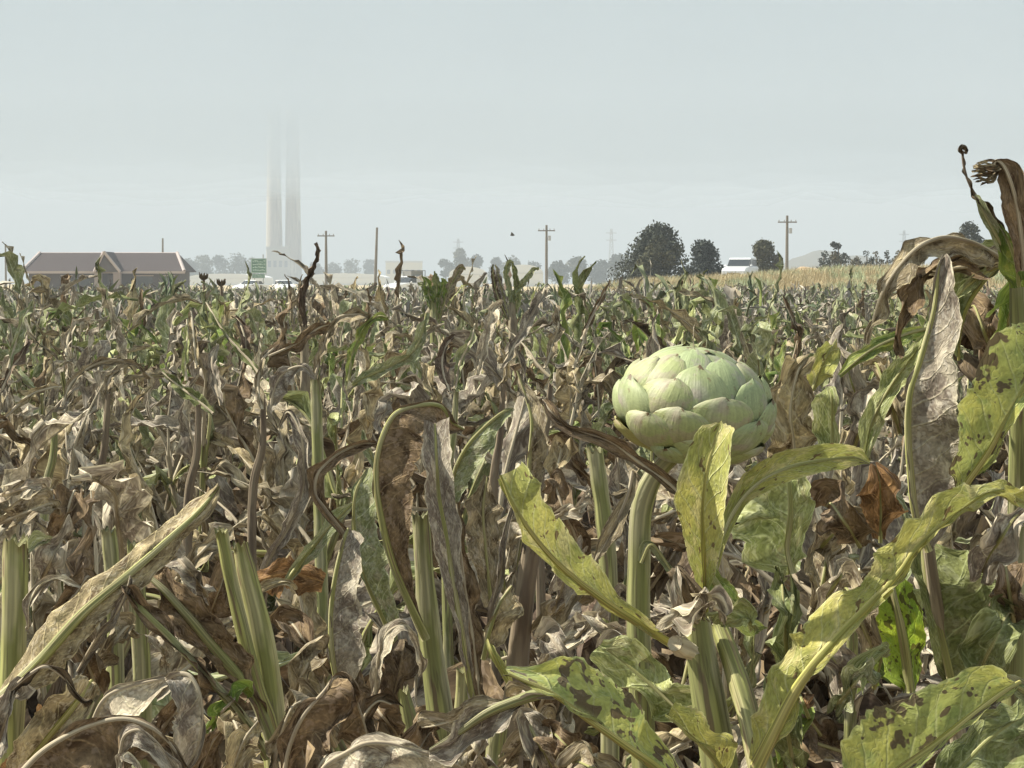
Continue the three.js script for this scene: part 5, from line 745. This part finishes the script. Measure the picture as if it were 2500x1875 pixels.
{
  stalkPx(H8, M.stemDry, [[880, 1870, 1.78], [885, 1960, 1.78], toGround(H8, 885, 1.78)], [18, 20, 24]);
  leafPx(H8, M.brown, [[690, 1930, 1.74], [705, 1830, 1.73], [740, 1750, 1.72], [790, 1690, 1.715], [826, 1650, 1.715], [858, 1690, 1.72], [890, 1770, 1.73], [905, 1860, 1.74]], { wl: [8, 12, 14, 14, 12, 14, 12, 6], wr: [40, 90, 110, 90, 60, 60, 60, 20], foldL: -.4, foldR: [.3, .2, .3], curlR: .6, ruf: .3, crumple: .022, cFreq: 24, jag: .2, cols: 18, n: 54, rib: [6, 5, 4, 3, 2], ribMat: M.ribDry, label: 'peaked crumpled brown leaf' });
  leafPx(H8, M.taupe, [[665, 1960, 1.78], [672, 1860, 1.77], [690, 1780, 1.76], [715, 1725, 1.76], [735, 1712, 1.77]], { wl: [14, 24, 26, 22, 6], wr: [30, 70, 80, 60, 10], fold: .4, curl: .8, ruf: .3, crumple: .02, rib: [5, 4, 3, 2], ribMat: M.ribDry });
  leafPx(H8, M.dark, [[860, 1900, 1.80], [875, 1810, 1.79], [895, 1740, 1.785], [925, 1712, 1.785], [955, 1720, 1.79]], { wl: [20, 40, 40, 24, 6], wr: [24, 50, 44, 24, 6], fold: .4, curl: .9, ruf: .3, crumple: .016, rib: [5, 4, 3, 2], ribMat: M.ribDry });
  leafPx(H8, M.pale, [[770, 1910, 1.60], [797, 1868, 1.595], [846, 1838, 1.59], [890, 1816, 1.585], [947, 1815, 1.585], [1005, 1830, 1.585], [1077, 1850, 1.59], [1140, 1880, 1.60]], { wl: [6, 10, 14, 16, 20, 20, 16, 5], wr: [20, 50, 70, 80, 80, 70, 60, 12], foldL: -.9, foldR: [.3, .2, .3], curlR: -.4, ruf: .22, crumple: .012, jag: .2, cols: 18, n: 54, rib: [7, 6, 5, 4, 2], ribMat: M.ribDry, label: 'pale arched leaf along the bottom edge' });
  leafPx(H8, M.grey, [[1400, 1668, 1.54], [1340, 1686, 1.54], [1270, 1708, 1.54], [1195, 1738, 1.54], [1120, 1788, 1.55], [1050, 1830, 1.56]], { wl: [6, 9, 20, 50, 60, 16], wr: [6, 8, 14, 30, 34, 8], foldL: [.3, .3, .2], foldR: .5, curlL: .4, ruf: .2, crumple: .012, jag: .25, rib: [16, 15, 13, 9, 4], ribMat: M.stem, lift: .1, label: 'grey leaf on a green stalk pointing left' });
  leafPx(H8, M.taupe, [[1230, 1715, 1.56], [1180, 1730, 1.555], [1120, 1755, 1.555], [1060, 1772, 1.56], [1030, 1776, 1.57]], { wl: [8, 16, 20, 16, 4], wr: [10, 22, 26, 18, 4], fold: .4, ruf: .3, crumple: .012, rib: [5, 4, 3, 2], ribMat: M.ribDry });
  for (const [m, x, y, dx, dy, d, w] of [['brown', 1000, 1860, 50, -70, 1.75, 60], ['taupe', 1090, 1920, 40, -80, 1.7, 60], ['brown', 960, 1780, -50, -60, 1.9, 46], ['grey', 1180, 1860, -40, -60, 1.65, 50], ['taupe', 800, 1780, -40, -70, 1.85, 50], ['dark', 880, 1930, 60, -90, 1.7, 60], ['brown', 760, 1900, 40, -60, 1.68, 46]])
    leafPx(H8, M[m], [[x - dx * .5, y - dy * .6, d + .05], [x, y, d], [x + dx * .5, y + dy * .5, d - .02], [x + dx, y + dy, d], [x + dx * 1.3, y + dy * 1.1 + 16, d + .03]], { wl: [w * .3, w * .8, w, w * .8, w * .2], wr: [w * .3, w * .9, w, w * .7, w * .2], fold: .4, curl: 1, ruf: .35, crumple: .018, jag: .4, rib: [5, 4, 3, 2], ribMat: M.ribDry });
}
// taller single features out in the field
const H9 = heroPlant('dark upright spike of rolled leaves right of the twin stacks', 740, 8);
{
  const g0 = toGround(H9, 745 , 8);
  stalkPx(H9, M.stemDry, [[742, 800, 8], [746, 1000, 8], g0], [9, 12, 14]);
  leafPx(H9, M.umber, [[742, 830, 8], [744, 777, 8], [737, 728, 8], [752, 680, 8], [774, 635, 7.95], [777, 612, 7.95], [768, 594, 7.95]], { wl: [7, 13, 15, 15, 13, 11, 6], wr: [7, 13, 15, 15, 13, 11, 6], fold: .6, curl: 1.0, crumple: .012, jag: .3, jagF: 20, rib: [3, 2, 2], ribMat: M.stemBrown });
  leafPx(H9, M.taupe, [[741, 840, 8.03], [734, 780, 8.03], [730, 720, 8.03], [737, 670, 8.03]], { wl: [4, 7, 7, 2], wr: [4, 7, 7, 2], fold: .7, crumple: .01, rib: null });
}
const H10 = heroPlant('grey-green tuft of upright leaves standing above the field below the right greenhouse', 1250, 14);
{
  const g0 = toGround(H10, 1252, 14);
  stalkPx(H10, M.stemDry, [[1250, 740, 14], [1252, 800, 14], g0], [8, 10, 12]);
  for (const [pts, m] of [[[[1240, 780], [1214, 720], [1204, 670], [1203, 645]], 'dark'], [[[1245, 780], [1228, 720], [1216, 670], [1210, 646]], 'grey'], [[[1250, 780], [1245, 710], [1236, 665], [1244, 640], [1254, 642]], 'sage'], [[[1255, 780], [1262, 710], [1256, 660], [1250, 642]], 'sageDark'], [[[1258, 780], [1254, 720], [1278, 690], [1308, 655], [1316, 658]], 'sage'], [[[1250, 780], [1265, 730], [1262, 690], [1258, 665]], 'palegreen']]) leafPx(H10, M[m], pts.map(([x, y]) => [x, y, 14]), { wl: [4, 8, 7, 2], wr: [4, 8, 7, 2], fold: .5, crumple: .012, rib: [2, 2, 1] });
}
const H11 = heroPlant('green leafy tuft with a hooked leaf standing above the field before the left greenhouse', 1055, 15);
{
  const g0 = toGround(H11, 1058, 15);
  stalkPx(H11, M.stem, [[1058, 740, 15], [1060, 800, 15], g0], [8, 10, 12]);
  for (const [pts, m] of [[[[1060, 780], [1048, 720], [1042, 690], [1030, 672]], 'deep'], [[[1062, 780], [1066, 710], [1064, 680], [1060, 662]], 'sageDark'], [[[1066, 780], [1076, 720], [1084, 690], [1080, 680]], 'deep'], [[[1070, 790], [1090, 720], [1110, 680], [1128, 652], [1136, 660]], 'taupe'], [[[1060, 780], [1052, 735], [1036, 700], [1020, 690]], 'sage']]) leafPx(H11, M[m], pts.map(([x, y]) => [x, y, 15]), { wl: [4, 12, 10, 2], wr: [4, 12, 10, 2], fold: .4, crumple: .012, rib: [2, 2, 1] });
}
const H12 = heroPlant('plant with a curved pale hook and long dark arm above the centre-left field', 820, 4);
{
  const g0 = toGround(H12, 800, 4);
  stalkPx(H12, M.stem, [[770, 930, 4], [774, 1050, 4], g0], [12, 14, 16]);
  leafPx(H12, M.taupe, [[762, 960, 4], [768, 925, 4], [783, 875, 4], [800, 818, 4], [824, 776, 4], [862, 768, 4], [897, 772, 4], [880, 800, 4.02]], { wl: [5, 9, 9, 10, 12, 12, 8, 2], wr: [5, 10, 12, 16, 20, 22, 16, 4], foldR: .5, curlR: .8, crumple: .012, rib: [4, 3, 2], ribMat: M.ribDry });
  leafPx(H12, M.sage, [[860, 940, 3.9], [905, 915, 3.9], [960, 890, 3.89], [1005, 862, 3.88], [1030, 815, 3.88], [1040, 765, 3.89]], { wl: [8, 18, 18, 18, 16, 5], wr: [8, 16, 16, 16, 14, 4], fold: .4, curl: .4, crumple: .01, rib: [4, 3, 3, 2] });
  leafPx(H12, M.green, [[850, 930, 4], [862, 860, 4], [890, 800, 4], [925, 772, 4], [945, 775, 4]], { wl: [5, 14, 14, 10, 3], wr: [5, 12, 12, 8, 3], fold: .5, crumple: .01, rib: [4, 3, 2] });
  leafPx(H12, M.brown, [[655, 870, 4.1], [720, 840, 4.1], [780, 800, 4.1], [810, 790, 4.1]], { wl: [5, 12, 12, 4], wr: [5, 16, 14, 4], fold: .3, crumple: .014, rib: [3, 2] , ribMat: M.ribDry });
  leafPx(H12, M.grey, [[660, 1000, 3.8], [672, 940, 3.8], [700, 905, 3.8], [740, 895, 3.8], [765, 915, 3.8]], { wl: [6, 12, 12, 10, 4], wr: [10, 36, 40, 30, 6], foldR: .4, crumple: .014, rib: [4, 3, 2], ribMat: M.ribDry });
}
for (const [lab, px, d, stalks, leaves] of [
  ['withered plant with a pale arched strip in the left field below the house', 240, 4.2, [[[250, 905], [255, 1060]], [[120, 950], [130, 1080]]], [
    ['taupe', [[150, 995], [175, 935], [225, 893], [285, 878], [335, 896], [372, 925]], 13], ['grey', [[98, 1046], [140, 990], [175, 955], [200, 932]], 13], ['tan', [[14, 1017], [72, 965], [120, 948], [150, 944]], 11], ['pale', [[160, 870], [163, 845], [174, 801], [197, 780], [216, 792], [212, 815]], 10], ['taupe', [[255, 1030], [262, 960], [270, 920], [300, 900]], 14], ['sage', [[20, 900], [40, 830], [62, 770], [78, 740]], 12], ['umber', [[0, 960], [30, 900], [60, 850], [66, 820]], 14]]],
  ['withered plant with long dark slanting strips right of the house', 600, 4.6, [[[628, 905], [640, 1060]], [[470, 930], [480, 1080]]], [
    ['sageDark', [[640, 925], [616, 888], [580, 850], [550, 815], [522, 770], [503, 738]], 14], ['sageDark', [[520, 1010], [480, 975], [440, 945], [395, 908]], 22], ['tan', [[480, 900], [474, 840], [470, 790], [466, 760]], 11], ['grey', [[540, 990], [525, 930], [518, 880], [530, 840]], 14], ['palegreen', [[455, 930], [452, 870], [458, 820], [456, 780]], 9], ['taupe', [[640, 1000], [630, 940], [640, 880], [668, 850]], 16], ['pale', [[420, 815], [418, 780], [430, 760], [445, 770]], 9], ['umber', [[585, 905], [600, 850], [590, 800], [575, 770]], 16]]],
  ['withered plant with pale curling strips left of the flower head', 1230, 4.8, [[[1215, 880], [1220, 1040]], [[1330, 880], [1335, 1000]], [[1100, 900], [1105, 1040]]], [
    ['pale', [[1165, 915], [1182, 840], [1198, 780], [1206, 752], [1225, 745]], 17], ['tan', [[1225, 870], [1216, 850], [1232, 880], [1236, 915], [1216, 945]], 12], ['grey', [[1225, 900], [1257, 842], [1295, 775], [1325, 718], [1330, 702]], 16], ['brown', [[1420, 830], [1437, 790], [1465, 735], [1489, 689]], 11], ['taupe', [[1330, 900], [1350, 840], [1365, 780], [1358, 740]], 16], ['umber', [[1100, 960], [1080, 900], [1085, 850], [1110, 820]], 18], ['sage', [[1110, 950], [1125, 880], [1150, 830], [1160, 790]], 14], ['pale', [[1400, 900], [1415, 860], [1428, 819], [1440, 790]], 7], ['taupe', [[1000, 880], [1020, 840], [1050, 805], [1085, 790]], 14]]]]) {
  const t = heroPlant(lab, px, d);
  for (const s of stalks) stalkPx(t, M[s[0][0] % 20 ? 'stemBrown' : 'stem'], [...s.map(([x, y], k) => [x + (k ? 0 : 14), y + (k ? 30 : 60), d]), [s[0][0] - 10, s[1][1] + 130, d], toGround(t, s[0][0], d)], [6, 9, 11, 13], { rad: 14 });
  leaves.forEach(([m, pts, w], i) => leafPx(t, M[m], pts.map(([x, y], k) => [x, y, d + .12 * Math.sin(i * 2.1) + .03 * k]), { wl: [w * .4, w, w * 1.1, w * .8, w * .2], wr: [w * .4, w * 1.1, w, w * .8, w * .2], fold: .45, curl: .7, ruf: .2, crumple: .012, jag: .25, cols: 10, n: 30, rib: [4, 3, 3, 2], ribMat: M.ribDry }));
}
{ // dried thistle-like heads above the far left field
  for (const [px, py, d, lab] of [[497, 680, 20, 'small dried dark flower head on a thin stalk right of the house'], [540, 695, 22, 'smaller dried dark flower head farther right of the house']]) {
    const t = heroPlant(lab, px, d); t.name = numbered('dried_flower'); t.userData.category = 'dried flower';
    stalkPx(t, M.stemBrown, [[px, py, d], [px + 2, py + 40, d], [px + 6, py + 120, d], toGround(t, px + 8, d)], [3, 4, 5, 6], { rad: 8 });
    const r = rng(px); for (let i = 0; i < 9; i++) { const a = i * .7, c = Math.cos(a); leafPx(t, M.dark, [[px, py + 4, d], [px + 7 * c, py - 3, d + .02 * Math.sin(a)], [px + 11 * c, py - 11 - 5 * r(), d + .03 * Math.sin(a)]], { wl: [2, 4, 1], wr: [2, 4, 1], n: 8, cols: 4, fold: .4, crumple: .006, rib: null }); }
  }
}
renderer.render(scene, camera);
